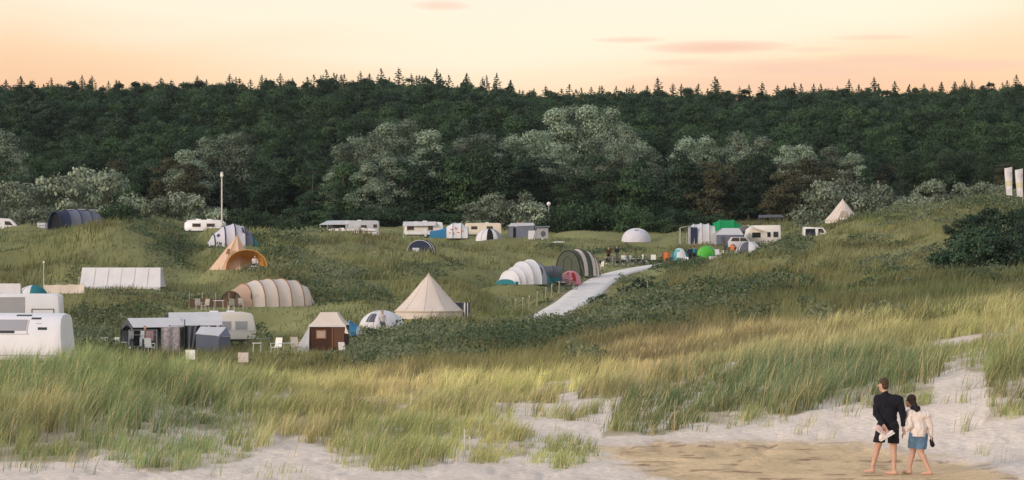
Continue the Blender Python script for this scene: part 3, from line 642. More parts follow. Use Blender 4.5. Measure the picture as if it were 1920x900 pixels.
for i in range(30):     # lower, looser edge on the left and the right
    px = trnd.choice((trnd.uniform(-60, 480), trnd.uniform(1740, 1990))); d = trnd.uniform(374, 402)
    plant('broadleaf_tree', trnd.choice(('leafy', 'round', 'brown')), px, d, 'tree in the lower edge of the wood ' + ('left of the lamp post' if px < 600 else 'behind the banner flags'), 'tree', 'looser trees at the sides of the wood', top=trnd.uniform(285, 330))
SKY_TREES = [(600, 141), (640, 137), (662, 146), (690, 136), (715, 128), (733, 142), (750, 124), (775, 136), (792, 142), (820, 127), (840, 139), (870, 135), (900, 141), (930, 138), (960, 147), (1000, 162), (1020, 164), (1050, 165), (1155, 158), (1185, 160), (1240, 143), (1260, 152), (1275, 154), (1305, 153), (1340, 141), (1350, 146), (1385, 158), (1430, 152), (1455, 158), (1490, 151), (1500, 156), (1525, 155), (1540, 154), (1590, 148), (1610, 155), (1640, 144), (1650, 152), (1680, 150), (1735, 154), (1765, 152), (1790, 150), (1810, 145), (1825, 149), (1850, 148), (1880, 154), (1905, 151),
             (1570, 158), (1705, 157)]
for (px, top) in SKY_TREES: top += trnd.uniform(0, 5); plant('spruce_tree', 'spruce', px, trnd.uniform(612, 622), 'pointed spruce on the skyline ' + ('above the left far caravans' if px < 800 else 'above the middle silver poplars' if px < 1200 else 'above the right hand motorhome' if px < 1560 else 'at the right above the banner flags'), 'tree', 'pointed spruces on the skyline', top=top)
for (px, top) in [(38, 143), (60, 150), (92, 147), (140, 150), (172, 143), (225, 152), (300, 145), (322, 150), (368, 143), (385, 150), (432, 140), (450, 146), (495, 142), (525, 139), (545, 147), (570, 144), (1085, 168), (1110, 164), (1130, 162), (1215, 160), (10, 150), (255, 156)]:
    plant('spruce_tree', 'spruce', px, trnd.uniform(612, 622), 'low dark spruce tip on the skyline ' + ('at the far left' if px < 200 else 'above the lamp post' if px < 480 else 'just left of the tall spruces' if px < 700 else 'in the dip of the ridge'), 'tree', 'low spruce tips on the skyline', top=top, w=5.5)

def forest():
    """the rest of the wood, which reads as one mass: points that carry instanced trees"""
    col = bpy.data.collections.new('forest_kinds')
    for k in ('round', 'pine', 'leafy', 'round', 'leafy', 'spruce'):
        for i in range(4):
            o = bpy.data.objects.new('forest_tree', PROTO[k][i][0]); col.objects.link(o)
    xs = []; 
    for d in np.arange(390, 660, 5.0):
        w0 = (-350 - 960) * d / F; w1 = (2270 - 960) * d / F
        x = np.arange(w0, w1, 5.4); x = x + rng.uniform(-2.2, 2.2, len(x)); y = d + rng.uniform(-1.6, 1.6, len(x)); xs.append(np.stack([x, y], 1))
    P = np.concatenate(xs); x, y = P[:, 0], P[:, 1]; z = ground(x, y)
    me = bpy.data.meshes.new('forest'); me.vertices.add(len(P)); me.vertices.foreach_set('co', np.stack([x, y, z], 1).astype(np.float32).ravel())
    big = fbm(x / 22, y / 22, 301, 2)
    sc = .66 + .9 * big * rng.uniform(.75, 1.25, len(P)); sc *= np.interp(y, [385, 430, 500], [.75, .95, 1.0]); sc *= 1 - .45 * sstep(585, 606, y)
    kind = fbm(x / 45, y / 35, 305, 2); idx = np.where(kind + rng.normal(0, .10, len(P)) > .55, rng.integers(8, 12, len(P)), rng.integers(0, 20, len(P)))
    sc = np.where(y > 450, np.minimum(sc, 1.12), sc); sc = np.where(y > 530, np.minimum(sc, 1.0) * (1 - .04 * sstep(530, 560, y)), sc); idx = np.where((y > 560) & (idx >= 4) & (idx < 8), idx - 4, idx); tip = (y > 588) & (rng.random(len(P)) < .5); sc = np.where(y > 560, sc * rng.uniform(.72, 1.06, len(P)), sc); idx = np.where(tip, rng.integers(20, 24, len(P)), idx); sc = np.where(tip, .5 + .5 * rng.random(len(P)) ** 2.0, sc)
    for nm, ty, arr in (('tscale', 'FLOAT', sc), ('tind', 'INT', idx), ('trot', 'FLOAT', rng.uniform(0, 6.28, len(P)))):
        a = me.attributes.new(nm, ty, 'POINT'); a.data.foreach_set('value', arr.astype(np.float32 if ty == 'FLOAT' else np.int32))
    o = bpy.data.objects.new('forest', me); link(o); tag(o, 'dense dark wood covering the hill up to the skyline', 'forest', kind='stuff')
    ng = bpy.data.node_groups.new('plant_forest', 'GeometryNodeTree')
    ng.interface.new_socket('Geometry', in_out='INPUT', socket_type='NodeSocketGeometry'); ng.interface.new_socket('Geometry', in_out='OUTPUT', socket_type='NodeSocketGeometry')
    N = ng.nodes.new; L = ng.links.new
    gi, go = N('NodeGroupInput'), N('NodeGroupOutput'); mp = N('GeometryNodeMeshToPoints'); ip = N('GeometryNodeInstanceOnPoints'); ci = N('GeometryNodeCollectionInfo')
    ci.inputs['Collection'].default_value = col; ci.inputs['Separate Children'].default_value = True; ci.inputs['Reset Children'].default_value = True
    def attr(n, t):
        a = N('GeometryNodeInputNamedAttribute'); a.data_type = t; a.inputs['Name'].default_value = n; return a.outputs[0]
    cx = N('ShaderNodeCombineXYZ'); L(attr('trot', 'FLOAT'), cx.inputs[2])
    L(gi.outputs[0], mp.inputs[0]); L(mp.outputs[0], ip.inputs['Points']); L(ci.outputs[0], ip.inputs['Instance']); ip.inputs['Pick Instance'].default_value = True
    L(attr('tind', 'INT'), ip.inputs['Instance Index']); L(cx.outputs[0], ip.inputs['Rotation']); L(attr('tscale', 'FLOAT'), ip.inputs['Scale']); L(ip.outputs[0], go.inputs[0])
    o.modifiers.new('forest', 'NODES').node_group = ng
forest()
# ---------------------------------------------------------------- materials of the things
def cloth(n, c, v=.07): return mat('cloth_' + n, c, .85, v, 1.3, .35, trans=.12)
CANVAS = cloth('canvas', (.78, .68, .60)); CANVAS2 = cloth('canvas_seam', (.62, .50, .40)); PEACH = cloth('peach', (.77, .54, .38)); ORANGE = cloth('orange', (.64, .30, .08)); BROWNC = cloth('brown', (.30, .15, .08)); DKBROWN = cloth('dark_brown', (.075, .035, .024))
WHITE = cloth('white', (.80, .78, .80)); LILAC = cloth('lilac', (.71, .69, .76)); GREYC = cloth('grey', (.42, .42, .45)); LGREY = cloth('light_grey', (.66, .66, .68)); DGREY = cloth('dark_grey', (.12, .125, .15)); NAVY = cloth('navy', (.035, .045, .09)); SLATE = cloth('slate', (.19, .205, .27)); BLACKC = cloth('black', (.015, .015, .02))
TEAL = cloth('teal', (.04, .22, .26)); BLUE = cloth('blue', (.05, .22, .42)); TURQ = cloth('turquoise', (.12, .48, .50)); GREEN = cloth('green', (.01, .30, .10)); LIME = cloth('lime', (.14, .55, .08)); DKGREEN = cloth('dark_green', (.10, .115, .085)); PINK = cloth('pink', (.75, .32, .36)); RED = cloth('red', (.50, .05, .05)); ORRED = cloth('orange_red', (.80, .22, .08)); TAN = cloth('tan', (.62, .52, .36)); PURPLE = cloth('purple', (.20, .16, .50))
PAINT = mat('white_paint', (.81, .80, .83), .35, .06, .8, 0, spec=.5); PINKW = mat('warm_white_paint', (.80, .72, .72), .35, .06, .8, 0, spec=.5); CREAMP = mat('cream_paint', (.78, .68, .54), .4, .08, .8); GREYP = mat('grey_paint', (.50, .51, .53), .4, .08, .9); DGREYP = mat('dark_grey_paint', (.10, .11, .12), .4, .1, .9)
GLASS = mat('dark_glass', (.02, .025, .03), .08, .1, 1, spec=.7); SHADE = mat('grey_blind', (.36, .36, .39), .3, .06, 1); RUBBER = mat('rubber', (.025, .025, .025), .8); STEEL = mat('steel', (.45, .46, .47), .4, .1, 5, metal=.6); ALU = mat('aluminium', (.62, .63, .64), .35, .1, 5, metal=.4); POLEW = mat('pale_pole', (.62, .60, .55), .6, .1, 4); WOOD = mat('weathered_wood', (.34, .29, .22), .9, .3, 9, .4); PLASTW = mat('white_plastic', (.80, .79, .74), .45, .05, 3); ROPE = mat('rope', (.55, .50, .40), .9, .1, 9)
ARM = [0]
def thing(name, label, cat, px, d, rz=0, group=None, up=0.0):
    e = bpy.data.objects.new(name, None); link(e); e.empty_display_size = .3
    e.location = at(px, d, up); e.rotation_euler[2] = R(rz); tag(e, label, cat, group); return e
def superarc(hw, h, n=14, p=.9, lift=0.0):
    out = []
    for k in range(n + 1):
        t = math.pi * k / n; c, s = math.cos(t), math.sin(t)
        out.append((-hw * (abs(c) ** .88) * (1 if c > 0 else -1), lift + h * (abs(s) ** p)))
    return out
def ring(x, hw, h, n=14, p=.9, shift=0.0, lift=0): return [(x, y + shift, z) for (y, z) in superarc(hw, h, n, p, lift)]
def tunnel(root, hoops, mats, polem=None, sag=.035, pr=.022, n=14, p=.9, skirt=None, pole_skip=(), lip=.0):
    """hoops (x, half width, height) along x; one fabric panel between each two hoops, a sleeve at each hoop"""
    for i in range(len(hoops) - 1):
        a, b = hoops[i], hoops[i + 1]; rings = []
        for k in range(5):
            t = k / 4; q = 1 - sag * math.sin(math.pi * t)
            rings.append(ring(a[0] + (b[0] - a[0]) * t, (a[1] + (b[1] - a[1]) * t) * q, (a[2] + (b[2] - a[2]) * t) * q, n, p))
        MB().loft(rings, False).build('fabric_panel', mats[i % len(mats)], root, True)
    for i, a in enumerate(hoops):
        if polem is None or i in pole_skip or a[2] < .5: continue
        m = polem[i % len(polem)] if isinstance(polem, list) else polem
        MB().tube(ring(a[0], a[1] * 1.004, a[2] * 1.004, n, p), pr, 6).build('pole_sleeve', m, root, True)
    if skirt:
        for s in (-1, 1):
            MB().slab([(hoops[0][0], s * (hoops[0][1] + .02), 0), (hoops[-1][0], s * (hoops[-1][1] + .02), 0), (hoops[-1][0], s * (hoops[-1][1] + .015), .22), (hoops[0][0], s * (hoops[0][1] + .015), .28)], (0, s * .02, 0)).build('mud_skirt', skirt, root)
def end_wall(root, x, hw, h, m, name='door_panel', n=14, p=.9, th=.015, out=-1):
    pts = ring(x, hw * .985, h * .985, n, p)
    return MB().slab(pts, (out * th, 0, 0)).build(name, m, root)
def arch_patch(root, x, y, z0, hw, h, m, name='window', th=.012, out=-1):
    pts = [(x, y - hw, z0), (x, y + hw, z0)] + [(x, y + hw * math.cos(t), z0 + h * (.45 + .55 * math.sin(t))) for t in [math.pi * k / 8 for k in range(9)]]
    return MB().slab(pts, (out * th, 0, 0)).build(name, m, root)
def guys(root, pairs, r=.007):
    for a, b in pairs:
        MB().tube([a, b], r, 4).build('guy_rope', ROPE, root)
def dome_fn(rx, ry, h, p=1.0):
    def fn(u, v, off=0.0):
        a = 2 * math.pi * u; t = math.pi / 2 * v; c = math.cos(t) ** .92
        q = 1 + .02 * math.cos(4 * a) * (1 - v)
        k = off
        return (c * math.cos(a) * (rx * q + k), c * math.sin(a) * (ry * q + k), (math.sin(t) ** p) * (h + k))
    return fn
def dome(root, rx, ry, h, m, polem=None, p=1.0, panels=None, nu=28, poles=((.125, .625), (.375, .875)), pr=.018, name='flysheet'):
    fn = dome_fn(rx, ry, h, p)
    if panels:
        for (u0, u1, mm) in panels: MB().grid(lambda u, v: fn(u0 + (u1 - u0) * u, v), max(4, int(nu * (u1 - u0))), 9).build('fly_panel', mm, root, True)
    else: MB().grid(lambda u, v: fn(u, v), nu, 9).build(name, m, root, True)
    if polem:
        for a, b in poles:
            pts = [fn(a, k / 8, .008) for k in range(9)] + [fn(b, 1 - k / 8, .008) for k in range(1, 9)]
            MB().tube(pts, pr, 6).build('tent_pole', polem, root, True)
    return fn
def patch(root, fn, u0, u1, v0, v1, m, name, off=.015, n=8):
    return MB().grid(lambda u, v: fn(u0 + (u1 - u0) * u, v0 + (v1 - v0) * v, off), n, n).build(name, m, root, True)
def body_profile(root, prof, W, m, name='body', edge=.07):
    """closed side outline (x, z) given depth W with softened long edges"""
    cx = sum(p[0] for p in prof) / len(prof); cz = sum(p[1] for p in prof) / len(prof)
    def rg(y, k): return [(cx + (x - cx) * k, y, cz + (z - cz) * k) for x, z in prof]
    return MB().loft([rg(-W / 2, 1 - edge * .5), rg(-W / 2 + edge * .5, 1 - edge * .12), rg(-W / 2 + edge * 1.4, 1), rg(W / 2 - edge * 1.4, 1), rg(W / 2 - edge * .5, 1 - edge * .12), rg(W / 2, 1 - edge * .5)], True, True, True).build(name, m, root, True)
def panel(root, name, m, x, z, w, h, y, t=.03, parent=None, bev=.012):
    return MB().box((x, y - t / 2, z), (w, t, h)).build(name, m, parent or root, False, bev)
def wheel(root, x, y, r=.31, w=.2):
    tyre = MB().loft([[(x + rr * math.cos(a), y + yy, r + rr * math.sin(a)) for a in [2 * math.pi * k / 16 for k in range(16)]] for rr, yy in ((r * .6, -w / 2), (r, -w / 2 + .03), (r, w / 2 - .03), (r * .6, w / 2))], True, True, True).build('wheel', RUBBER, root, True)
    MB().loft([[(x + rr * math.cos(a), y + yy, r + rr * math.sin(a)) for a in [2 * math.pi * k / 12 for k in range(12)]] for rr, yy in ((r * .58, -w / 2 - .012), (r * .2, -w / 2 - .03))], True, True, True).build('rim', ALU, tyre, True)
def caravan(root, L, H, W=2.25, m=PAINT, front=-1, wins=(), stripe=None, door=None, vents=(-.25, .2), slope=.35, base=.42, trim=GREYP, pane=None):
    a, b = L / 2, H
    pr = [(-a + .12, base), (a - .12, base), (a, base + .35), (a - .05, base + .9), (a - slope * .55, b - .22), (a - slope, b - .06), (a - slope - .35, b), (-a + slope + .35, b), (-a + slope, b - .06), (-a + slope * .55, b - .22), (-a + .05, base + .9), (-a, base + .35)]
    body_profile(root, pr, W, m)
    yf = -W / 2
    for (x, z, w, h) in wins:
        f = panel(root, 'window', trim, x, z, w + .07, h + .07, yf + .004, .03); panel(root, 'pane', pane or GLASS, x, z, w, h, yf - .024, .012, f, 0)
    if stripe: panel(root, 'stripe', stripe[0], 0, stripe[1], L * .9, stripe[2], yf + .003, .018, bev=0)
    if door is not None:
        dd = panel(root, 'door', trim, door, base + .98, .62, 1.75, yf + .002, .03); panel(root, 'door_skin', m, door, base + .98, .55, 1.68, yf - .026, .01, dd, 0)
    for v in vents:
        MB().box((v * L, .1, H + .05), (.5, .5, .1)).build('roof_vent', PAINT, root, False, .02)
    for s in (-1, 1): wheel(root, .25, s * (W / 2 - .12))
    MB().box((0, 0, base - .05), (L * .86, W * .8, .12)).build('chassis', DGREYP, root)
    x = front * a
    MB().tube([(x, -.35, base), (x + front * 1.0, 0, base)], .035).tube([(x, .35, base), (x + front * 1.0, 0, base)], .035).tube([(x + front * 1.0, 0, base), (x + front * 1.0, 0, -.02)], .03).build('drawbar', STEEL, root)
def motor_van(root, prof, W, m, wins, wheels, lights=None, extra=None):
    body_profile(root, prof, W, m)
    for (pts) in wins: MB().slab([(x, -W / 2 - .012, z) for x, z in pts], (0, .02, 0)).build('window', GLASS, root)
    for x in wheels:
        for s in (-1, 1): wheel(root, x, s * (W / 2 - .08), .33, .22)
def bell_tent(root, Rd, H, wall, m=CANVAS, seam=CANVAS2, door_a=-90, ropes=10, n=40, sides=10):
    def rad(a, t):      # t 0 eave .. 1 apex
        q = 1 - .035 * abs(math.sin(a * sides / 2)) * math.sin(math.pi * min(1, t + .25))
        return Rd * ((1 - t) ** .97 * .985 + .015) * q * (1 - .06 * math.sin(math.pi * t))
    def cone(u, v, off=0): a = 2 * math.pi * u; r = rad(a, v) + off; return (r * math.cos(a), r * math.sin(a), wall + (H - wall) * v + off * .5)
    MB().grid(lambda u, v: cone(u, v), 60, 12).build('canopy', m, root, True)
    def skirt(u, v, off=0): a = 2 * math.pi * u; r = Rd * (1.0 + .012 * math.sin(23 * a) * (1 - v)) * (1 + .01 * (1 - v)) + off - .03; return (r * math.cos(a), r * math.sin(a), wall * v)
    MB().grid(lambda u, v: skirt(u, v), 60, 4).build('side_wall', m, root, True)
    MB().grid(lambda u, v: (lambda a, r: (r * math.cos(a), r * math.sin(a), wall - .10 * (1 - v)))(2 * math.pi * u, Rd * 1.015 + .015), 60, 1).build('eave_valance', seam, root, True)
    for k in range(sides):
        a = 2 * math.pi * (k + .0) / sides
        MB().tube([cone(a / 2 / math.pi, v / 8, .006) for v in range(9)], .014, 5).build('seam', seam, root, True)
    MB().loft([[(r * math.cos(t), r * math.sin(t), z) for t in [2 * math.pi * i / 12 for i in range(12)]] for r, z in ((.16, H - .16), (.13, H - .02), (.05, H + .08), (.015, H + .16))], True, True, True).build('apex_cap', seam, root, True)
    da = R(door_a) / 2 / math.pi; w = .075
    patch(root, cone, da - w, da + w, 0, .72, m, 'door_flap', .02)
    MB().tube([cone(da - w, 0, .03), cone(da, .72, .03), cone(da + w, 0, .03)], .018, 5).build('door_zip', seam, root, True)
    for k in range(ropes):
        a = 2 * math.pi * (k + .5) / ropes; p = cone(a / 2 / math.pi, 0, .01); q = ((Rd + 1.25) * math.cos(a), (Rd + 1.25) * math.sin(a), .02)
        guys(root, [(p, q)]); MB().tube([(q[0], q[1], -.1), (q[0], q[1], .12)], .012, 4).build('peg', STEEL, root)
    MB().tube([(0, 0, 0), (0, 0, H - .03)], .03, 6).build('centre_pole', WOOD, root)

# ---- the two bell tents
t = thing('bell_tent', 'cream canvas bell tent in mid camp with towels drying behind it', 'tent', 804, 178, 12)
bell_tent(t, 2.45, 3.15, .58, door_a=40)
t = thing('bell_tent', 'cream bell tent high on the slope at the right among silvery bushes', 'tent', 1580, 345, 0)
bell_tent(t, 2.45, 3.35, .5, door_a=-105, ropes=8)
MB().slab([(-1.25, -2.46, .05), (.9, -2.5, .05), (.15, -1.62, 1.75), (-.35, -1.62, 1.75)], (0, -.02, 0)).build('entrance', mat('cloth_shade', (.42, .34, .28), .85, .1, 2), t)
# ---- towels on a line behind the bell tent
t = thing('clothes_line', 'line strung between two poles behind the bell tent, hung with towels', 'clothes line', 866, 182.5, 0)
for x in (-.75, .62): MB().tube([(x, 0, -.05), (x, 0, 1.75)], .02).build('pole', DGREYP, t)
MB().tube([(-.75, 0, 1.7), (0, 0, 1.66), (.62, 0, 1.7)], .008, 4).build('line', ROPE, t)
def hung(name, label, cat, px, d, x0, w, h, z, m, rz=0, group=None, sag=.03, stripes=None):
    p = at(px, d); e = bpy.data.objects.new(name, None); link(e); e.location = (p.x + x0, p.y, p.z + z); e.rotation_euler[2] = R(rz); tag(e, label, cat, group)
    ph = random.uniform(0, 6)
    def f(u, v, o=0): return (w * (u - .5), math.sin(u * 9 + ph + v * 2) * .035 * v + .01 + o, -h * v - sag * math.sin(math.pi * u))
    MB().grid(lambda u, v: f(u, v), 10, 6).build('cloth', m, e, True)
    if stripes:
        for s0, s1, mm in stripes: MB().grid(lambda u, v: f(s0 + (s1 - s0) * u, .02 + .95 * v, -.012), 4, 6).build('stripe', mm, e, True)
    MB().box((-w * .35, 0, .0), (.02, .03, .06)).build('clip', WOOD, e); MB().box((w * .35, 0, .0), (.02, .03, .06)).build('clip', WOOD, e)
    return e
hung('towel', 'dark navy towel hung on the line beside the bell tent', 'towel', 866, 182.5, -.28, .62, 1.15, 1.66, NAVY)
hung('towel', 'black and white striped towel hung on the line beside the bell tent', 'towel', 866, 182.5, .32, .5, 1.15, 1.67, BLACKC, stripes=[(.15, .38, WHITE), (.62, .78, WHITE)])

# ---- peach tipi with orange porch
t = thing('tipi_tent', 'peach pyramid tent with an arched orange porch at its right, on the grassy dune', 'tent', 440, 220, 0)
apx = Vector((.12, .9, 3.12)); base = [(-2.25, -.3), (-1.0, -1.35), (.65, -1.2), (1.9, .4), (1.2, 2.2), (-1.1, 2.3)]
for k in range(6):
    a, b = Vector((*base[k], 0)), Vector((*base[(k + 1) % 6], 0))
    def f(u, v, a=a, b=b):
        q = a.lerp(b, u); r = q.lerp(apx, v); s = math.sin(math.pi * u) * math.sin(math.pi * v) * .10
        c = Vector((0, .5, 1.0)); return r + (c - r).normalized() * s
    MB().grid(f, 8, 10).build('canvas_panel', PEACH, t, True)
    MB().tube([a, a.lerp(apx, .5), apx], .02, 5).build('seam', CANVAS2, t)
MB().slab([(-.72, -.62, 1.42), (-.38, -.66, 1.38), (-.34, -.42, 1.86), (-.58, -.40, 1.88)], (0, -.03, 0)).build('vent_window', BROWNC, t)
MB().tube([apx, apx + Vector((0, 0, .15))], .03).build('pole_tip', WOOD, t)
def porch(u, v, off=0):
    x0, x1 = -.55, 3.1; ang = math.pi * u; cx = (x0 + x1) / 2; rx = (x1 - x0) / 2 - off
    y = -1.9 + 2.5 * v; k = 1 - .55 * v ** 2
    return (cx - math.cos(ang) * rx * k - .25 * v, y, math.sin(ang) ** .8 * (1.78 - off) * k + .12 * (1 - math.cos(ang)) * .0)
MB().grid(lambda u, v: porch(u, v), 18, 8).build('porch_hood', ORANGE, t, True)
MB().tube([porch(k / 18, 0) for k in range(19)], .03, 6).build('porch_hoop', cloth('amber', (.75, .42, .14)), t, True)
guys(t, [((3.05, -1.9, .8), (4.0, -2.6, 0)), ((-2.2, -.3, .3), (-2.9, -.8, 0))])
# ---- cream tunnel tent
t = thing('tunnel_tent', 'long cream tunnel tent with brown hoops and a brown porch in front', 'tent', 512, 186.5, 33)
HP = [(-2.5, 1.55, 1.72), (-1.5, 1.72, 1.98), (-.4, 1.78, 2.08), (.7, 1.76, 2.08), (1.8, 1.66, 1.95), (2.6, 1.3, 1.5), (3.3, .65, .28)]
tunnel(t, HP, [CANVAS], [BROWNC, BROWNC, BROWNC, BROWNC, BROWNC, CANVAS2, CANVAS2], pr=.04)
end_wall(t, -1.45, 1.55, 1.75, BROWNC, 'inner_tent'); arch_patch(t, -1.47, .1, .05, .55, 1.3, DKBROWN, 'inner_door')
tunnel(t, [(-3.5, 1.75, 1.15), (-2.53, 1.6, 1.70)], [cloth('tan_porch', (.58, .40, .29))], None)
MB().tube(ring(-3.5, 1.75, 1.15), .035, 6).build('porch_hoop', DKBROWN, t, True)
for s in (-1, 1): MB().tube([(-2.6, s * 1.5, 0), (-2.6, s * 1.5, 1.1)], .03).build('porch_post', DKBROWN, t)
guys(t, [((3.2, .2, .28), (4.1, .5, 0)), ((.7, -1.7, 1.0), (.9, -2.9, 0)), ((-1.5, -1.6, 1.0), (-1.5, -2.8, 0))])
# ---- navy tunnel tent on the left dune
t = thing('tunnel_tent', 'dark navy tunnel tent with grey blue panels on top of the left dune', 'tent', 146, 283, 36)
HP = [(-2.9, 1.75, 2.25), (-1.7, 1.85, 2.45), (-.3, 1.85, 2.55), (1.1, 1.8, 2.45), (2.4, 1.6, 2.15), (3.2, 1.2, .9)]
tunnel(t, HP, [NAVY, SLATE, SLATE, SLATE, NAVY], [NAVY, NAVY, NAVY, NAVY, NAVY, NAVY], pr=.06)
end_wall(t, -2.5, 1.7, 2.2, BLACKC, 'inner_wall')
for x in (-1.55, -.15, 1.25):
    MB().loft([ring(x + k * .5, 1.87 - .02 * k, 2.56 - .03 * abs(x), 14)[6:11] for k in range(3)], False).build('pale_band', LILAC, t, True)
# ---- blue striped dome
t = thing('dome_tent', 'pale grey dome tent with navy pole bands behind the peach tipi', 'tent', 436, 243.5, 14)
HP = [(-2.45, 1.2, .35), (-1.9, 1.6, 1.25), (-.9, 1.8, 2.05), (.1, 1.85, 2.32), (1.1, 1.75, 2.05), (1.9, 1.5, 1.3), (2.45, 1.0, .4)]
tunnel(t, HP, [LGREY, LILAC, LILAC, LILAC, SLATE, TEAL], [NAVY] * 7, pr=.06)
MB().loft([[(x, y - .03, z + .03) for (x, y, z) in ring(.75 + k * .33, 1.82 - .09 * k, 2.18 - .26 * k, 14)[3:6]] for k in range(3)], False).build('window', GLASS, t, True)
MB().loft([[(x, y - .03, z + .02) for (x, y, z) in ring(-1.7 + k * .25, 1.66 + .04 * k, 1.45 + .17 * k, 14)[3:5]] for k in range(2)], False).build('window', GLASS, t, True)
# ---- white and teal tunnel tent beside the road
t = thing('tunnel_tent', 'white two-lobed tunnel tent with a teal base beside the gravel road', 'tent', 984, 224.5, 38); t.scale = (.93, .93, .93)
HP = [(-2.35, 1.5, .5), (-1.9, 1.6, 1.35), (-1.2, 1.7, 1.7), (-.4, 1.85, 2.2), (.6, 1.9, 2.4), (1.4, 1.8, 2.1), (2.1, 1.4, 1.1)]
tunnel(t, HP, [WHITE, WHITE, WHITE, WHITE, GREYC, TEAL], [LGREY, WHITE, LGREY, WHITE, WHITE, TEAL, TEAL], skirt=TEAL, pr=.03)
MB().slab(ring(-2.37, 1.5, .5), (-.02, 0, 0)).build('teal_sill', TEAL, t)
MB().tube([(-1.85, -.9, 1.12), (-1.75, -.45, 1.32), (-1.75, .3, 1.36), (-1.85, .9, 1.12)], .03).build('porch_zip', DGREY, t)
arch_patch(t, .9, -1.2, .9, .5, .8, DGREY, 'side_window', out=-1)
# ---- dark green tunnel tent
t = thing('tunnel_tent', 'tall tunnel tent with dark green front and cream striped side beside the cyclists', 'tent', 1084, 241, 52); t.scale = (.88, .88, .90)
HP = [(-1.9, 1.72, 2.7), (-1.2, 1.75, 2.82), (-.4, 1.76, 2.9), (.4, 1.74, 2.9), (1.2, 1.68, 2.75), (2.0, 1.5, 2.3), (2.5, 1.2, 1.2)]
tunnel(t, HP, [DKGREEN, CANVAS, DKGREEN, CANVAS, CANVAS, WHITE], [BLACKC, DKGREEN, DKGREEN, DKGREEN, DKGREEN, DKGREEN], pr=.045)
end_wall(t, -1.87, 1.72, 2.7, DKGREEN)
MB().tube([(-1.9, -.5, .1), (-1.9, -.5, 1.7), (-1.9, .1, 2.1), (-1.9, .6, 1.7), (-1.9, .6, .1)], .025).build('door_zip', BLACKC, t)
guys(t, [((.4, -1.7, 1.5), (.6, -3.1, 0)), ((-1.9, -1.7, 1.6), (-2.6, -2.8, 0))])
# ---- navy arch
t = thing('arch_tent', 'small navy arched tent with white edge stripes on the bare dune top', 'tent', 795, 262, 68)
HP = [(-1.1, 1.5, 1.6), (-.75, 1.5, 1.62), (-.3, 1.48, 1.6), (0.1, 1.42, 1.5), (1.0, 1.0, .8)]
tunnel(t, HP, [NAVY, WHITE, SLATE, WHITE], [WHITE, NAVY, NAVY, NAVY], pr=.03)
end_wall(t, -1.08, 1.5, 1.6, NAVY); MB().box((-1.12, .45, .55), (.02, .8, .5)).build('window', LGREY, t)
# ---- domes
t = thing('dome_tent', 'white dome tent in the hollow left of the bell tent', 'tent', 716, 163.5, 8)
fn = dome(t, 1.5, 1.35, 1.25, WHITE, LGREY, .95); patch(t, fn, .60, .68, .25, .62, DGREY, 'vent'); patch(t, fn, .70, .82, .02, .78, LILAC, 'door')
t = thing('dome_tent', 'white half-round dome tent alone on the far lawn', 'tent', 1193, 312, 0)
fn = dome(t, 1.72, 1.5, 1.66, LILAC, None, .85); patch(t, fn, .705, .795, .66, .74, DGREY, 'vent'); MB().tube([fn(0, k / 10, .01) for k in range(11)] + [fn(.5, 1 - k / 10, .01) for k in range(1, 11)], .09, 6).build('pole_band', WHITE, t, True)
t = thing('dome_tent', 'small white and teal dome tent among the caravans at the left', 'tent', 62, 176, 0)
fn = dome(t, 1.15, 1.0, 1.2, WHITE, TEAL, .95, panels=[(0.0, .74, WHITE), (.74, 1.0, TEAL)])
t = thing('dome_tent', 'white and grey dome tent with a black open door before the far caravans', 'tent', 917, 311, 10)
fn = dome(t, 1.7, 1.4, 1.55, WHITE, DGREY, .95, panels=[(0, .52, GREYC), (.52, .84, WHITE), (.84, 1.0, GREYC)]); patch(t, fn, .70, .78, .0, .88, BLACKC, 'open_door')
t = thing('dome_tent', 'white dome tent with dark shadowy doorway in front of the right hand campers', 'tent', 1404, 284, -8)
fn = dome(t, 1.5, 1.3, 1.4, WHITE, DGREY, .95); patch(t, fn, .62, .75, .0, .82, DGREY, 'open_door'); patch(t, fn, .56, .60, .1, .7, SLATE, 'side_panel')
t = thing('dome_tent', 'low tan dome tent half hidden in grass before the left caravan row', 'tent', 655, 305, 0)
dome(t, 2.2, 1.4, .95, TAN, CANVAS2)
t = thing('dome_tent', 'turquoise and white patterned dome tent beside the orange windbreak', 'tent', 1274, 263.5, 0)
fn = dome(t, 1.05, 1.0, 1.75, TURQ, WHITE, 1.0, panels=[(i / 8, (i + 1) / 8, (TURQ, BLUE, WHITE, TURQ, TEAL, TURQ, WHITE, TEAL)[i]) for i in range(8)]); patch(t, fn, .55, .95, .72, .97, cloth('mint', (.55, .72, .66)), 'top_cover'); patch(t, fn, .69, .76, .28, .55, WHITE, 'emblem')
t = thing('pop_up_tent', 'bright lime green pop-up tent at the right hand camp', 'tent', 1325, 267.5, 0)
fn = dome(t, 1.1, .9, 1.45, LIME, GREEN, .8); patch(t, fn, .66, .82, .1, .7, cloth('lime_door', (.10, .48, .06)), 'door'); patch(t, fn, .92, .99, .0, .8, WHITE, 'white_edge')
t = thing('round_tent', 'pink rounded play tent between the grey tent and the dark green tunnel tent', 'tent', 1070, 230.5, 0)
fn = dome(t, .95, .9, 1.3, PINK, None, .8); patch(t, fn, .77, .84, .1, .62, RED, 'door'); patch(t, fn, .66, .70, .45, .65, RED, 'emblem')
t = thing('small_tent', 'dark grey ridge tent with a teal base between white and pink tents', 'tent', 1036, 228.5, 0)
HP = [(-.85, .9, 1.45), (0, .95, 1.5), (.85, .9, 1.4)]
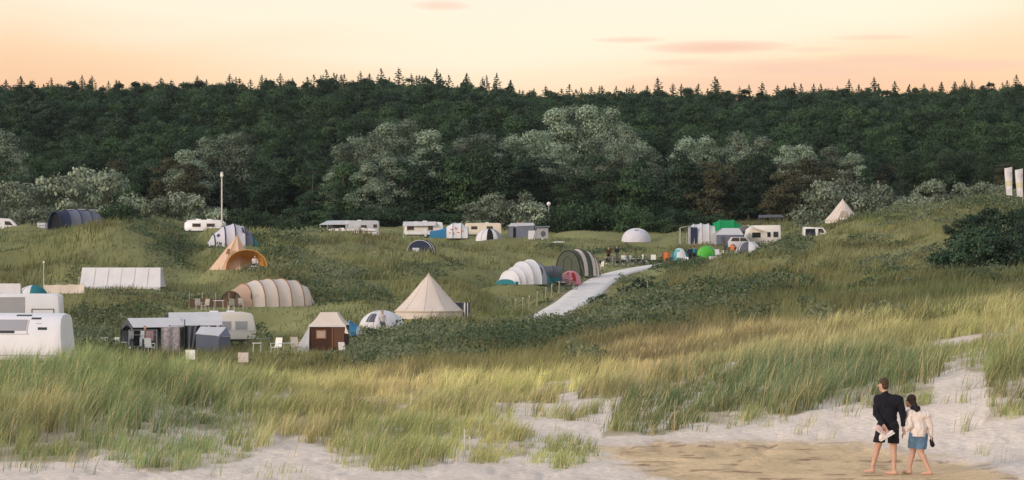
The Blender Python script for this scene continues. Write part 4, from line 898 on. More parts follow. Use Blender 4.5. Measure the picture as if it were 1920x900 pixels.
tunnel(t, HP, [DGREY], DGREY, p=.6); end_wall(t, -.84, .9, 1.45, DGREY, 'back_wall', p=.6); end_wall(t, .84, .9, 1.4, LGREY, 'end_panel', p=.6, out=1); MB().box((0, -.97, .18), (1.75, .03, .36)).build('mud_skirt', TEAL, t)
t = thing('small_tent', 'black low tent half hidden behind the white and teal tunnel tent', 'tent', 953, 229, 30)
tunnel(t, [(-.8, .7, .9), (0, .8, 1.35), (.8, .7, .9)], [BLACKC], DGREY)
# ---- right hand camp
t = thing('inflatable_tent', 'big pale grey rounded family tent with dark doorway and front canopy', 'tent', 1314, 300.5, 0)
HP = [(-1.55, 1.4, 2.2), (-.9, 1.5, 2.45), (0, 1.55, 2.55), (.9, 1.55, 2.5), (1.6, 1.45, 2.2), (2.0, 1.2, 1.3)]
tunnel(t, HP, [LGREY], LGREY, pr=.06, p=.55)
MB().slab([(-1.5, -1.3, 2.3), (-1.4, 1.2, 2.3), (-2.55, .9, 2.0), (-2.65, -1.2, 1.95)], (0, 0, -.03)).build('front_canopy', LGREY, t)
end_wall(t, -1.53, 1.38, 2.17, NAVY, 'doorway', p=.55); MB().box((-.95, -1.52, 1.05), (.85, .04, 2.0)).build('side_door', NAVY, t)
for y in (-1.1, .8): MB().tube([(-2.55, y, 0), (-2.55, y, 1.98)], .03).build('canopy_pole', ALU, t)
t = thing('house_tent', 'bright green ridge tent behind the pale grey family tent', 'tent', 1362, 316, 0)
tunnel(t, [(-1.75, 1.3, 2.2), (-.9, 1.4, 2.6), (.9, 1.4, 2.6), (1.9, 1.2, 1.9)], [GREEN], GREEN, p=.6, pr=.03); end_wall(t, -1.72, 1.3, 2.0, GREEN, p=.6)
t = thing('house_tent', 'pale grey ridge awning tent in front of the bright green tent', 'tent', 1366, 295, 8)
MB().slab([(-1.75, -1.1, 1.15), (1.6, -1.1, 1.15), (1.3, .2, 1.95), (-.7, .2, 1.95)], (0, 0, .02)).build('roof', LGREY, t); MB().slab([(-.7, .22, 1.95), (1.3, .22, 1.95), (1.6, 1.4, 1.15), (-1.75, 1.4, 1.15)], (0, 0, .02)).build('roof', LGREY, t)
MB().slab([(-1.7, -1.06, 0), (1.55, -1.06, 0), (1.55, -1.06, 1.14), (-1.7, -1.06, 1.14)], (0, .02, 0)).build('front_wall', SLATE, t)
MB().slab([(-1.72, -1.04, 0), (-1.72, 1.36, 0), (-1.72, 1.36, 1.14), (-.72, .2, 1.92), (-1.72, -1.04, 1.14)], (.02, 0, 0)).build('end_wall', GREYC, t)
for x in (-.9, .3): MB().box((x, -1.085, .55), (.5, .02, .8)).build('window', DGREY, t)
t = thing('motorhome', 'white motorhome at the right end of the camp with raised side awning', 'motorhome', 1430, 298, 6)
motor_van(t, [(-1.9, .4), (2.0, .4), (2.05, 1.2), (2.0, 2.85), (1.85, 2.95), (-1.2, 2.9), (-1.9, 2.4), (-2.1, 1.5), (-2.15, .7)], 2.1, mat('ivory_paint', (.80, .75, .69), .4, .06, .8), [[(.35, 1.5), (.75, 1.5), (.75, 2.1), (.35, 2.1)], [(1.1, 1.5), (1.7, 1.5), (1.7, 2.15), (1.1, 2.15)]], (-1.3, 1.35))
MB().slab([(-2.1, -1.08, 2.95), (0, -1.08, 2.25), (0, -2.2, 2.05), (-2.1, -2.2, 2.75)], (0, 0, .04)).build('awning', CREAMP, t)
MB().box((-1.0, -1.085, 1.75), (1.0, .03, .6)).build('window', GLASS, t)
t = thing('camper_van', 'dark grey camper van behind the white motorhome', 'van', 1408, 305, 0)
motor_van(t, [(-1.7, .35), (1.6, .35), (1.65, 2.4), (1.5, 2.7), (-1.3, 2.75), (-1.75, 1.6)], 1.9, DGREYP, [[(-1.2, 1.5), (-.1, 1.5), (-.1, 2.1), (-1.1, 2.1)], [(.1, 1.5), (1.3, 1.5), (1.3, 2.1), (.1, 2.1)]], (-1.0, 1.05))
t = thing('parked_car', 'silver estate car parked between the grey awning tent and motorhome', 'car', 1390, 292, -4)
motor_van(t, [(-1.55, .3), (1.65, .3), (1.7, .8), (1.55, .95), (1.0, 1.0), (.55, 1.45), (-1.2, 1.5), (-1.6, .95)], 1.7, GREYP, [[(-1.25, 1.0), (-.25, 1.0), (-.25, 1.4), (-1.05, 1.42)], [(-.15, 1.0), (.8, 1.0), (.45, 1.38), (-.15, 1.4)]], (-1.0, 1.05))
t = thing('parasol_roof', 'dark grey flat shelter roof on posts behind the motorhome', 'shelter', 1445, 322, 0)
MB().slab([(-1.7, -1, 1.75), (1.7, -1, 1.85), (1.5, 1, 2.15), (-1.5, 1, 2.1)], (0, 0, .06)).build('roof', DGREY, t)
for x in (-1.5, 1.5):
    for y in (-.9, .9): MB().tube([(x, y, -.1), (x, y, 1.82)], .035).build('post', DGREYP, t)
t = thing('camper_van', 'small white camper with dark blue rear half sunk behind the right hand dune', 'van', 1530, 290, 4)
motor_van(t, [(-1.5, .35), (1.6, .35), (1.65, .9), (1.15, 1.15), (.7, 1.75), (-1.45, 1.85)], 1.7, PAINT, [[(-1.42, .75), (-.25, .75), (-.25, 1.62), (-1.42, 1.62)], [(.1, 1.15), (.85, 1.15), (.6, 1.62), (.1, 1.62)]], (-.95, 1.0))
MB().box((-.83, -.875, 1.0), (1.2, .02, .35)).build('blue_panel', NAVY, t)
t = thing('windbreak', 'orange red upright windbreak cloth beside the turquoise dome tent', 'windbreak', 1249, 262, 15)
def wb(u, v): return (-.36 + .72 * u, .05 * math.sin(u * 7), .05 + 1.5 * v - .12 * math.sin(math.pi * u) * v)
MB().grid(wb, 8, 5).build('cloth', ORRED, t, True); MB().grid(lambda u, v: (-.1 + .3 * u, -.03, .6 + .25 * v), 2, 2).build('emblem', RED, t)
for x in (-.37, .37): MB().tube([(x, .05, -.1), (x, .05, 1.62)], .02).build('pole', DKBROWN, t)
# ---- awning group on the left
t = thing('awning_tent', 'grey gabled awning tent with open dark front full of camping gear', 'tent', 283, 157, 24)
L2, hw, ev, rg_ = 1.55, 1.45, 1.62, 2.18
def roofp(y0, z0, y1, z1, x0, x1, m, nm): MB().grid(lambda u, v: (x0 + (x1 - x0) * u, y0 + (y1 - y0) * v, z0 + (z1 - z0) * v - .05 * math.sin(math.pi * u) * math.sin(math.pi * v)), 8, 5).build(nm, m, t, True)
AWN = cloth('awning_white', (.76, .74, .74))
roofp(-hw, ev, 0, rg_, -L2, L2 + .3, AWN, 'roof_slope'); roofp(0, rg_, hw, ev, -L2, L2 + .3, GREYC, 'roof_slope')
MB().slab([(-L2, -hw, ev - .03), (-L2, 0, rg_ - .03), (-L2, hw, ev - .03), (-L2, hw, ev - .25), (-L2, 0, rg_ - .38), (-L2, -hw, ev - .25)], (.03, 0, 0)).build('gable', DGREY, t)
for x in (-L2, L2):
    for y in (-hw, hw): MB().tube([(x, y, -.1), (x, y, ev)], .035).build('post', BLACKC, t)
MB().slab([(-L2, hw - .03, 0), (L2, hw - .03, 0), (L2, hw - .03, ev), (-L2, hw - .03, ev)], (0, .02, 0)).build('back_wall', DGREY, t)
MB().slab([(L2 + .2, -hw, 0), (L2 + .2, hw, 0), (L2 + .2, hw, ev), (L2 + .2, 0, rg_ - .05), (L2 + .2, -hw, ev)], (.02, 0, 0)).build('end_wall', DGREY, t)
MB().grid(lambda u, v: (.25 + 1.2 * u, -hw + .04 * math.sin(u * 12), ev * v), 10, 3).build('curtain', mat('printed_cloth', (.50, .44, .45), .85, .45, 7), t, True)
t = thing('awning_tent', 'large pale lilac grey awning roof joined to the white caravan', 'tent', 356, 158, 16)
MB().grid(lambda u, v: (-1.55 + 3.4 * u + .35 * v, -1.5 + 2.7 * v, 1.62 + .78 * v - .06 * math.sin(math.pi * u) * math.sin(math.pi * v)), 10, 6).build('roof_slope', AWN, t, True)
for x, mm in ((-1.0, 0), (-.1, 1), (.75, 0)):
    MB().grid(lambda u, v: (x - .3 + .62 * u * (.55 + .45 * v), -1.47 + .05 * math.sin(u * 11), 1.6 * v), 8, 3).build('curtain', mat('printed_cloth', (.50, .44, .45), .85, .45, 7) if mm == 0 else DGREY, t, True)
for x in (-1.5, -.55, .35, 1.75): MB().tube([(x, -1.5, -.1), (x, -1.5, 1.66 + (.35 if x == -.55 else 0))], .03).build('post', BLACKC, t)
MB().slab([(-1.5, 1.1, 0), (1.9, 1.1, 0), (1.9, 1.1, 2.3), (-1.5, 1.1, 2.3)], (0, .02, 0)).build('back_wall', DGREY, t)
t = thing('annex_tent', 'small slate grey annex tent with dark walls in front of the pale lilac awning', 'tent', 398, 156, 12)
MB().slab([(-1.1, -.6, 1.18), (.35, -.75, 1.05), (.95, .7, 1.55), (-.7, .7, 1.58)], (0, 0, .02)).build('roof_slope', AWN, t)
MB().slab([(.37, -.75, 1.05), (1.15, -.2, 1.0), (.97, .7, 1.55)], (0, 0, .02)).build('roof_slope', SLATE, t)
MB().slab([(-1.08, -.58, 0), (.35, -.72, 0), (.35, -.72, 1.03), (-1.08, -.58, 1.16)], (0, .02, 0)).build('front_wall', SLATE, t)
MB().slab([(.37, -.72, 0), (1.13, -.18, 0), (1.13, -.18, .98), (.37, -.72, 1.03)], (0, .02, 0)).build('side_wall', SLATE, t)
t = thing('caravan', 'white caravan with cream roof behind the pale lilac awning', 'caravan', 414, 163, 14)
caravan(t, 4.4, 2.2, 2.1, mat('ivory_paint', (.80, .75, .69), .4, .06, .8), 1, [(1.2, 1.35, .75, .5), (.1, 1.35, .8, .5)], (LGREY, 1.0, .08), None, (-.1, .15), .35, pane=SHADE)
# ---- trailer tent
t = thing('trailer_tent', 'brown trailer tent with cream hipped roof and a small front window', 'tent', 618, 150, -4); t.scale = (.88, .9, 1.03)
w0, w1, d0, d1, zb, zt = 1.27, .58, 1.15, .5, 1.63, 2.36
def hip(a, b, c, d): MB().grid(lambda u, v: Vector(a).lerp(Vector(b), u).lerp(Vector(d).lerp(Vector(c), u), v) - Vector((0, 0, .06 * math.sin(math.pi * v))), 6, 5).build('roof_panel', CANVAS, t, True)
c0 = [(-w0, -d0, zb), (w0, -d0, zb), (w0, d0, zb), (-w0, d0, zb)]; c1 = [(-w1, -d1, zt), (w1, -d1, zt), (w1, d1, zt), (-w1, d1, zt)]
for k in range(4): hip(c0[k], c0[(k + 1) % 4], c1[(k + 1) % 4], c1[k])
MB().slab(c1, (0, 0, .02)).build('roof_top', CANVAS, t); MB().box((0, -d0 - .01, zb - .04), (2 * w0 + .04, .03, .1)).build('valance', WHITE, t)
wl = [(-1.2, -1.08), (1.2, -1.08), (1.2, 1.08), (-1.2, 1.08)]
for k in range(4):
    a, b = wl[k], wl[(k + 1) % 4]; MB().slab([(*a, 0), (*b, 0), (*b, zb - .02), (*a, zb - .02)], (-(b[1] - a[1]) * .008, (b[0] - a[0]) * .008, 0)).build('wall', DKBROWN, t)
f = MB().box((-.42, -1.1, 1.1), (.72, .03, .52)).build('window', BROWNC, t); MB().box((-.42, -1.12, 1.1), (.58, .02, .4)).build('pane', mat('blind_tan', (.45, .33, .27), .8), f)
MB().box((.35, -1.1, .8), (.06, .03, 1.55)).build('door_zip', BROWNC, t); MB().box((.8, -1.1, .95), (.75, .03, 1.2)).build('side_panel', cloth('mid_brown', (.15, .075, .05)), t)
MB().slab([(-1.22, -1.12, zb), (-2.25, -1.5, 0), (-1.25, -1.25, 0)], (0, .02, 0)).build('side_wing', WHITE, t); MB().slab([(-1.22, -1.1, zb), (-2.2, -1.48, 0), (-1.5, .8, 0), (-1.22, .9, zb)], (.01, .02, 0)).build('side_wing', CANVAS, t)
MB().slab([(1.25, -1.15, zb), (1.5, -1.3, zb - .5), (1.2, -1.13, zb - .45)], (0, .02, 0)).build('corner_flap', CANVAS, t)
guys(t, [((-1.22, -1.1, zb), (-2.7, -2.2, 0)), ((1.25, -1.1, zb), (2.4, -2.0, 0))])
t = thing('small_tent', 'blue low tent peeping out behind the brown trailer tent', 'tent', 660, 157, -10); t.scale = (.62, .7, .72)
tunnel(t, [(-1.0, .8, .7), (-.2, .95, 1.35), (.7, .8, .8), (1.1, .5, .2)], [BLUE, BLUE, LGREY], WHITE)
# ---- caravans and vans at the left edge
t = thing('caravan', 'nearest white caravan at the left edge with rounded shoulders and dark roof slots', 'caravan', 40, 120, -6)
a = 2.35; pr = [(-1.05, .4), (-1.2, .45), (-1.26, .9), (-1.2, 1.55), (-1.0, 2.05), (-.7, 2.42), (-.3, 2.6), (.5, 2.66), (1.05, 2.6), (1.2, 2.4), (1.2, .45), (1.05, .4)]
yz = pr; rings = []
for x, k in ((-3.0, .93), (-2.8, .99), (-2.5, 1), (1.9, 1), (2.15, .99), (2.3, .94)): rings.append([(x + .12 * (z - 1.4) * (-1 if x > 0 else .3), y * k, 1.4 + (z - 1.4) * (.5 + .5 * k)) for y, z in yz])
MB().loft(rings, True, True, True).build('body', PAINT, t, True)
def sh(x0, x1, z0, z1, m, nm, off=.02):
    def f(u, v, o=off):
        z = z0 + (z1 - z0) * v; return (x0 + (x1 - x0) * u, -float(np.interp(z, [.45, .9, 1.55, 2.05, 2.42, 2.6], [1.2, 1.26, 1.2, 1.0, .7, .3])) - o, z + o * .6)
    n = 8; rim = [f(k / n, 0) for k in range(n)] + [f(1, k / n) for k in range(n)] + [f(1 - k / n, 1) for k in range(n)] + [f(0, 1 - k / n) for k in range(n)]
    return MB().grid(f, n, n).loft([rim, [(p[0], p[1] + .05, p[2] - .02) for p in rim]]).build(nm, m, t)
sh(-.1, .65, 2.53, 2.59, GLASS, 'roof_slot'); sh(.73, 1.2, 2.38, 2.46, GLASS, 'roof_slot'); sh(1.14, 1.58, 1.88, 2.0, GLASS, 'roof_slot'); sh(1.0, 1.25, 2.16, 2.2, GREYP, 'badge'); sh(-2.9, .55, 1.84, 2.36, SHADE, 'blind'); sh(-2.9, 0, 1.72, 1.83, GLASS, 'window'); sh(-2.9, .72, 1.66, 1.70, LGREY, 'window_frame'); sh(.58, .64, 1.70, 2.36, LGREY, 'window_frame'); sh(-2.9, 2.1, .62, .68, GREYP, 'trim_strip')
for s in (-1, 1): wheel(t, .1, s * 1.05)
MB().box((0, 0, .38), (4.2, 1.8, .12)).build('chassis', DGREYP, t)
t = thing('caravan', 'white caravan with grey front and outlined hatch, second from the left edge front', 'caravan', 28, 145, 4)
caravan(t, 5.6, 2.6, 2.2, PAINT, -1, [], (GREYP, .95, .05), None, (-.2,), .18)
panel(t, 'front_shade', SHADE, -.9, 1.95, 3.2, .95, -1.1, .03)
for (x, z, w, h) in ((1.75, 1.72, 1.3, .05), (1.12, 1.2, .05, 1.0), (2.38, 1.2, .05, 1.0)): panel(t, 'hatch_edge', DGREYP, x, z, w, h, -1.1, .025, bev=0)
t = thing('house_tent', 'plain white gable tent wall behind the second caravan at the left edge', 'tent', 2, 163, 0)
MB().slab([(-1.7, -1, 0), (1.5, -1, 0), (1.35, -.4, 2.2), (-1.7, -.4, 2.2)], (0, .02, 0)).build('roof_slope', WHITE, t); MB().slab([(-1.7, 1, 0), (1.5, 1, 0), (1.35, -.38, 2.2), (-1.7, -.38, 2.2)], (0, .02, 0)).build('roof_slope', WHITE, t); MB().slab([(1.5, -1, 0), (1.5, 1, 0), (1.36, -.38, 2.18)], (.02, 0, 0)).build('gable', LGREY, t)
MB().tube([(-1.35, -1.0, 0), (-1.35, -1.0, 2.95)], .05).build('pole', PLASTW, t)
t = thing('windbreak', 'low white windbreak wall between the long white tent and the teal dome', 'windbreak', 119, 188, -4)
MB().grid(lambda u, v: (-1.5 + 3.1 * u, .05 * math.sin(u * 10), .68 * v + .06 * u - .04 * math.sin(math.pi * 3 * u) ** 2 * v), 18, 4).build('cloth', CANVAS, t, True)
for x in (-1.5, -.5, .5, 1.6): MB().tube([(x, .03, -.1), (x, .03, .85)], .02).build('pole', POLEW, t)
t = thing('mast', 'thin pale mast standing at the foot of the left dune', 'pole', 82, 187, 0)
MB().tube([(0, 0, -.1), (0, 0, 2.35)], .035, 8, .028).build('mast_pole', POLEW, t); MB().box((0, 0, 2.42), (.12, .1, .16)).build('mast_head', PLASTW, t, False, .02); MB().box((0, 0, .02), (.22, .22, .08)).build('foot_plate', STEEL, t)
t = thing('house_tent', 'long white ridge tent side at the foot of the left dune', 'tent', 231, 206, -3)
MB().grid(lambda u, v: (-3.38 + 6.75 * u - .2 * v * (1 if u > .5 else 0), -1.25 + 1.0 * v, .15 + 1.6 * v - .05 * math.sin(math.pi * v) * abs(math.sin(math.pi * 4 * u))), 24, 6).build('roof_slope', WHITE, t, True); MB().grid(lambda u, v: (-3.38 + 6.75 * u, 1.25 - 1.48 * v, .15 + 1.6 * v), 10, 3).build('roof_slope', WHITE, t, True)
MB().slab([(-3.4, -1.25, .15), (-3.4, -.24, 1.74), (-3.4, 1.25, .15)], (.02, 0, 0)).build('gable', LGREY, t); MB().slab([(3.35, -1.25, .15), (3.2, -.24, 1.74), (3.35, 1.25, .15)], (-.02, 0, 0)).build('gable', LGREY, t)
for k in range(1, 6): MB().tube([(-3.38 + 6.7 * k / 6, -1.262 + 1.0 * v, .16 + 1.6 * v) for v in (0, .5, 1)], .02, 5).build('roof_seam', WHITE, t)
MB().slab([(-3.38, -1.25, -.2), (3.36, -1.25, -.2), (3.36, -1.25, .16), (-3.38, -1.25, .16)], (0, .02, 0)).build('side_wall', LGREY, t); MB().tube([(-3.42, -1.3, -.1), (-3.42, -1.3, 1.0)], .03).build('pole', POLEW, t)
t = thing('motorhome', 'white motorhome with sloping nose behind the left dune at the edge', 'motorhome', 8, 292, 6)
motor_van(t, [(-2.4, .35), (2.0, .35), (2.1, .85), (1.5, 1.1), (.9, 1.75), (.6, 1.95), (-2.3, 2.1)], 2.0, PAINT, [[(.15, 1.2), (1.1, 1.15), (.75, 1.6), (.15, 1.65)], [(-1.9, 1.25), (-.4, 1.25), (-.4, 1.5), (-1.9, 1.5)]], (-1.4, 1.3))
t = thing('utility_trailer', 'small white box trailer beside the navy tunnel tent', 'trailer', 79, 286, 0)
MB().box((0, 0, .72), (.95, 1.2, .8)).build('body', LILAC, t, False, .05); MB().box((0, -.61, .78), (.7, .02, .1)).build('vent', SHADE, t); MB().box((0, 0, .26), (.8, 1.1, .12)).build('chassis', DGREYP, t)
for s in (-1, 1): wheel(t, s * .40, 0, .24, .14)
MB().tube([(-.45, 0, .45), (-1.1, 0, .45)], .03).build('drawbar', PLASTW, t)
t = thing('caravan', 'low white caravan roof showing above the grass left of the lamp post', 'caravan', 385, 276, -4)
caravan(t, 4.4, 1.65, 2.0, PAINT, 1, [(-.8, 1.05, .9, .35), (.8, 1.05, .9, .35)], None, None, (-.18, .1), .4)
# ---- far row
t = thing('caravan', 'grey topped caravan at the back of the left far row', 'caravan', 680, 334, 0)
caravan(t, 4.6, 2.55, 2.2, GREYP, 1, [(1.75, 1.8, .5, .45), (.2, 1.7, .8, .45)], None, None, (-.1,), .12)
t = thing('awning_roof', 'flat pale canopy roof on thin posts beside the grey caravan', 'canopy', 628, 334, 0)
MB().slab([(-2.0, -1.3, 1.95), (1.75, -1.3, 2.0), (1.75, 1.3, 2.55), (-1.1, 1.3, 2.5)], (0, 0, .06)).build('roof', LGREY, t)
for x in (-1.9, 1.6): 
    for y in (-1.25, 1.2): MB().tube([(x + (.8 if x < 0 and y > 0 else 0), y, -.1), (x + (.8 if x < 0 and y > 0 else 0), y, 1.98 if y < 0 else 2.5)], .03).build('post', ALU, t)
MB().slab([(-1.2, 1.2, 0), (1.7, 1.2, 0), (1.7, 1.2, 2.45), (-1.2, 1.2, 2.42)], (0, .02, 0)).build('back_wall', DGREY, t)
t = thing('caravan', 'long warm white caravan with a dark window band in the left far row', 'caravan', 661, 320, 0)
caravan(t, 6.9, 2.3, 2.2, PINKW, -1, [(-2.5, 1.75, .9, .3), (3.0, 1.3, .3, .35)], (DGREYP, 1.95, .09), None, (-.2, .2), .5)
t = thing('caravan', 'white caravan with awning canopy in the middle of the far row', 'caravan', 795, 328, 0)
caravan(t, 5.2, 2.1, 2.1, PAINT, 1, [(-1.75, 1.3, .9, .5), (.9, 1.3, .6, .6)], (TAN, .95, .06), .15, (-.2,), .2)
MB().slab([(-2.75, -1.7, 1.55), (1.6, -1.7, 1.6), (1.6, -1.08, 2.1), (-2.7, -1.08, 2.1)], (0, 0, .05)).build('awning', LGREY, t)
for x in (-2.65, 1.5): MB().tube([(x, -1.68, 0), (x, -1.68, 1.57)], .03).build('awning_pole', ALU, t)
t = thing('tarpaulin', 'bright blue tarpaulin shelter slung beside the patterned white tent', 'tarpaulin', 829, 322, 0)
MB().grid(lambda u, v: (-1.6 + 3.0 * u, -.9 + 1.8 * v, .25 + 1.6 * (u * .55 + .45) * (.5 + .5 * v) - .2 * math.sin(math.pi * u)), 10, 6).build('sheet', BLUE, t, True)
MB().grid(lambda u, v: (-1.55 + 2.6 * u, -.92, .05 + .75 * v + .5 * u * v), 8, 3).build('front_flap', BLUE, t, True)
for x, h in ((-1.55, 1.15), (1.35, 1.95)): MB().tube([(x, .85, -.1), (x, .85, h)], .03).build('pole', ALU, t)
t = thing('house_tent', 'white rounded tent printed with orange red marks in the far row', 'tent', 858, 318, 0)
tunnel(t, [(-1.45, 1.1, 1.5), (-.6, 1.2, 2.0), (.5, 1.2, 2.0), (1.35, 1.1, 1.4)], [WHITE], BLUE, p=.7, pr=.04)
for (x, z, w, h) in ((-.75, 1.15, .3, .12), (-.25, 1.3, .14, .4), (.1, .75, .35, .12), (-.5, .6, .14, .35), (.55, 1.0, .14, .3), (-1.0, .7, .2, .12)): MB().box((x, -1.17, z), (w, .05, h), ry=random.uniform(-.5, .5)).build('print_mark', ORRED, t)
end_wall(t, -1.43, 1.1, 1.5, WHITE, p=.7); end_wall(t, 1.33, 1.1, 1.4, WHITE, p=.7, out=1)
t = thing('caravan', 'cream caravan behind the black-doored dome tent in the far row', 'caravan', 906, 334, 0)
caravan(t, 5.0, 2.0, 2.1, CREAMP, 1, [(-1.2, 1.35, .8, .4), (.9, 1.35, .8, .4)], None, None, (.1,), .15)
t = thing('awning_tent', 'slate grey awning tent with pale roof right of the far row', 'tent', 977, 320, 0)
MB().slab([(-1.7, -1.2, 1.75), (1.75, -1.2, 1.85), (1.6, 1.2, 2.2), (-1.3, 1.2, 2.15)], (0, 0, .05)).build('roof', LGREY, t); MB().slab([(-1.6, -1.1, 0), (1.65, -1.1, 0), (1.65, -1.1, 1.8), (-1.6, -1.1, 1.72)], (0, .03, 0)).build('front_wall', SLATE, t)
MB().slab([(-1.6, -1.1, 0), (-1.2, 1.1, 0), (-1.2, 1.1, 2.1), (-1.6, -1.1, 1.72)], (.03, 0, 0)).build('side_wall', LGREY, t); MB().box((-.85, -1.13, .85), (.35, .03, 1.5)).build('open_door', BLACKC, t); MB().slab([(1.66, -1.1, 0), (1.5, 1.1, 0), (1.5, 1.1, 2.1), (1.66, -1.1, 1.8)], (.03, 0, 0)).build('side_wall', SLATE, t)
t = thing('pop_top_trailer', 'grey pop-top camper trailer with a round mesh window right of the slate awning', 'trailer', 1010, 311.5, 0)
MB().slab([(-.75, -.85, .3), (1.15, -.85, .3), (1.2, -.85, 1.6), (-.35, -.85, 1.6)], (0, 1.7, 0)).build('body', GREYC, t); MB().slab([(-.5, -.95, 1.62), (1.4, -.95, 1.68), (1.4, .95, 1.8), (-.5, .95, 1.74)], (0, 0, .12)).build('lid', DGREYP, t)
MB().ball((.55, -.86, .9), (.32, .03, .38), 14).build('window', DGREY, t, True); MB().slab([(-1.35, -.9, .15), (-.55, -.9, .15), (-.25, -.9, 1.3), (-1.3, -.9, 1.3)], (0, .03, 0)).build('side_flap', WHITE, t); MB().tube([(-.7, -.9, .1), (-.3, -.9, 1.62)], .045).build('strut', DGREYP, t)
for s in (-1, 1): wheel(t, .45, s * .75, .26, .15)
MB().box((.2, 0, .28), (1.8, 1.5, .1)).build('chassis', DGREYP, t)
t = thing('flag_pole', 'pole with a dark red windsock and white pennant above the slate awning', 'flag', 970, 326, 0)
MB().tube([(0, 0, -.1), (0, 0, 3.1)], .03).build('pole', POLEW, t); MB().grid(lambda u, v: (.02 + .55 * u, .1 * math.sin(u * 6), 2.1 + .9 * v - .1 * u), 6, 4).build('red_flag', RED, t, True); MB().grid(lambda u, v: (-.3 * u, .06 * math.sin(u * 6), 2.2 + .45 * v), 4, 3).build('white_pennant', WHITE, t, True)
t = thing('globe_lamp', 'pale globe on a short mast above the green bushes', 'lamp', 1029, 352, 0)
MB().tube([(0, 0, -.1), (0, 0, 3.5)], .05).build('mast', POLEW, t); MB().ball((0, 0, 3.75), .3, 12, 9).build('globe', PLASTW, t, True)
for (px, w, h, m, lab) in ((719, .55, .5, WHITE, 'white box standing in the gap right of the long caravan'), (731, .9, .6, PURPLE, 'purple and blue crate stack between two white boxes'), (742, .55, .45, PLASTW, 'white box right of the purple crate stack')):
    t = thing('storage_box', lab, 'box', px, 318, 0); MB().box((0, 0, h * .7), (w, .5, h * 1.4)).build('body', m, t, False, .03); MB().box((0, 0, h * 1.43), (w + .05, .55, .06)).build('lid', m, t, False, .01)
# ---- lamp post
t = thing('lamp_post', 'tall thin pale lamp post with a small lamp head behind the blue grey dome tent', 'lamp post', 416, 264, 0)
hl = CAMZ + (HZ - 330) * S(264) - t.location.z
MB().tube([(0, 0, -.2), (0, 0, hl * .5), (0, 0, hl)], .10, 10, .075).build('pole', POLEW, t, True); MB().box((0, 0, .12), (.3, .3, .25)).build('base', STEEL, t, False, .03)
hd = MB().ball((0, -.02, hl + .12), (.17, .17, .32), 10).build('lamp_head', PLASTW, t, True); MB().box((.0, -.18, hl + .0), (.3, .16, .14)).build('camera_box', PLASTW, hd, False, .02); MB().loft([[(r * math.cos(a), r * math.sin(a), z) for a in [2 * math.pi * k / 10 for k in range(10)]] for r, z in ((.2, hl + .36), (.06, hl + .47))], True, True, True).build('cap', ALU, hd, True)
# ---- banner flags
for px, top, lab in ((1891, 313, 'white banner flag with a yellow band, left one of two on the right dune'), (1911, 316, 'white banner flag with a yellow band, right one of two on the right dune')):
    t = thing('banner_flag', lab, 'flag', px, 255, 0, 'banner flags on the right dune'); z1 = CAMZ + (HZ - top) * S(255) - t.location.z; z0 = z1 - 53 * S(255); w = .78
    MB().tube([(.36, 0, -.1), (.36, 0, z1 * .6), (.36, 0, z1 + .05)], .03, 7, .018).build('pole', ALU, t)
    def ban(u, v): k = w * (.72 + .28 * v); return (.34 - k * (1 - u), .07 * math.sin(u * 5 + v * 3), z0 + (z1 - z0) * v - .16 * (1 - u) * v)
    for v0, v1, m in ((0, .32, WHITE), (.32, .52, cloth('banner_yellow', (.72, .66, .45))), (.52, 1, WHITE)): MB().grid(lambda u, v: ban(u, v0 + (v1 - v0) * v), 6, 6).build('cloth', m, t, True)
    for k in range(4): MB().box((.02 + .0 * k, -.12, z0 + .22 + .12 * k), (.34 - .05 * (k % 2), .008, .035)).build('print_line', LGREY, t)
    MB().box((0, -.12, z0 + (z1 - z0) * .76), (.3, .008, .5)).build('print_block', LILAC, t)
# ---- posts along the road
POSTS = [(966, 193, 'first'), (980, 197, 'second'), (992, 199, 'third'), (1007, 203, 'fourth'), (1023, 208, 'fifth'), (1034, 212, 'sixth'), (1048, 217, 'seventh')]
for px, d, w in POSTS:
    t = thing('wooden_post', w + ' pale wooden post from the left along the gravel road', 'post', px, d, random.uniform(-15, 15), 'posts along the gravel road')
    MB().tube([(0, 0, -.2), (.02, .01, .6), (.03, 0, 1.12)], .06, 8, .05).build('post', WOOD, t, True); MB().loft([[(.03 + r * math.cos(a), r * math.sin(a), z) for a in [2 * math.pi * k / 8 for k in range(8)]] for r, z in ((.055, 1.1), (.05, 1.16), (.015, 1.18))], True, True, True).build('post_top', POLEW, t, True)
t = thing('wooden_post', 'single pale wooden post on the scrub slope right of the road', 'post', 1214, 200, 0, 'posts along the gravel road')
MB().tube([(0, 0, -.2), (.02, 0, .5), (.0, 0, .9)], .06, 8, .05).build('post', WOOD, t, True); MB().ball((0, 0, .92), (.055, .055, .03), 8, 5).build('post_top', POLEW, t, True)
# ---- white panels on stakes in the hollow behind the near dune
for px, top, lab, w, m in ((357, 656, 'pale square sign panel on a stake behind the near dune grass, left of the pair', .34, PLASTW), (456, 661, 'pale square sign panel on a stake behind the near dune grass, right of the pair', .36, CANVAS)):
    t = thing('sign_panel', lab, 'sign', px, 86, random.uniform(-12, 12), 'sign panels behind the near dune'); z1 = CAMZ + (HZ - top) * S(86) - t.location.z
    MB().tube([(0, .03, -.2), (0, .03, z1)], .025, 6).build('stake', WOOD, t); MB().box((0, 0, z1 - .17), (w, .02, .34)).build('panel', m, t, False, .006); MB().box((0, -.013, z1 - .17), (w * .8, .006, .012)).build('groove', LGREY, t)
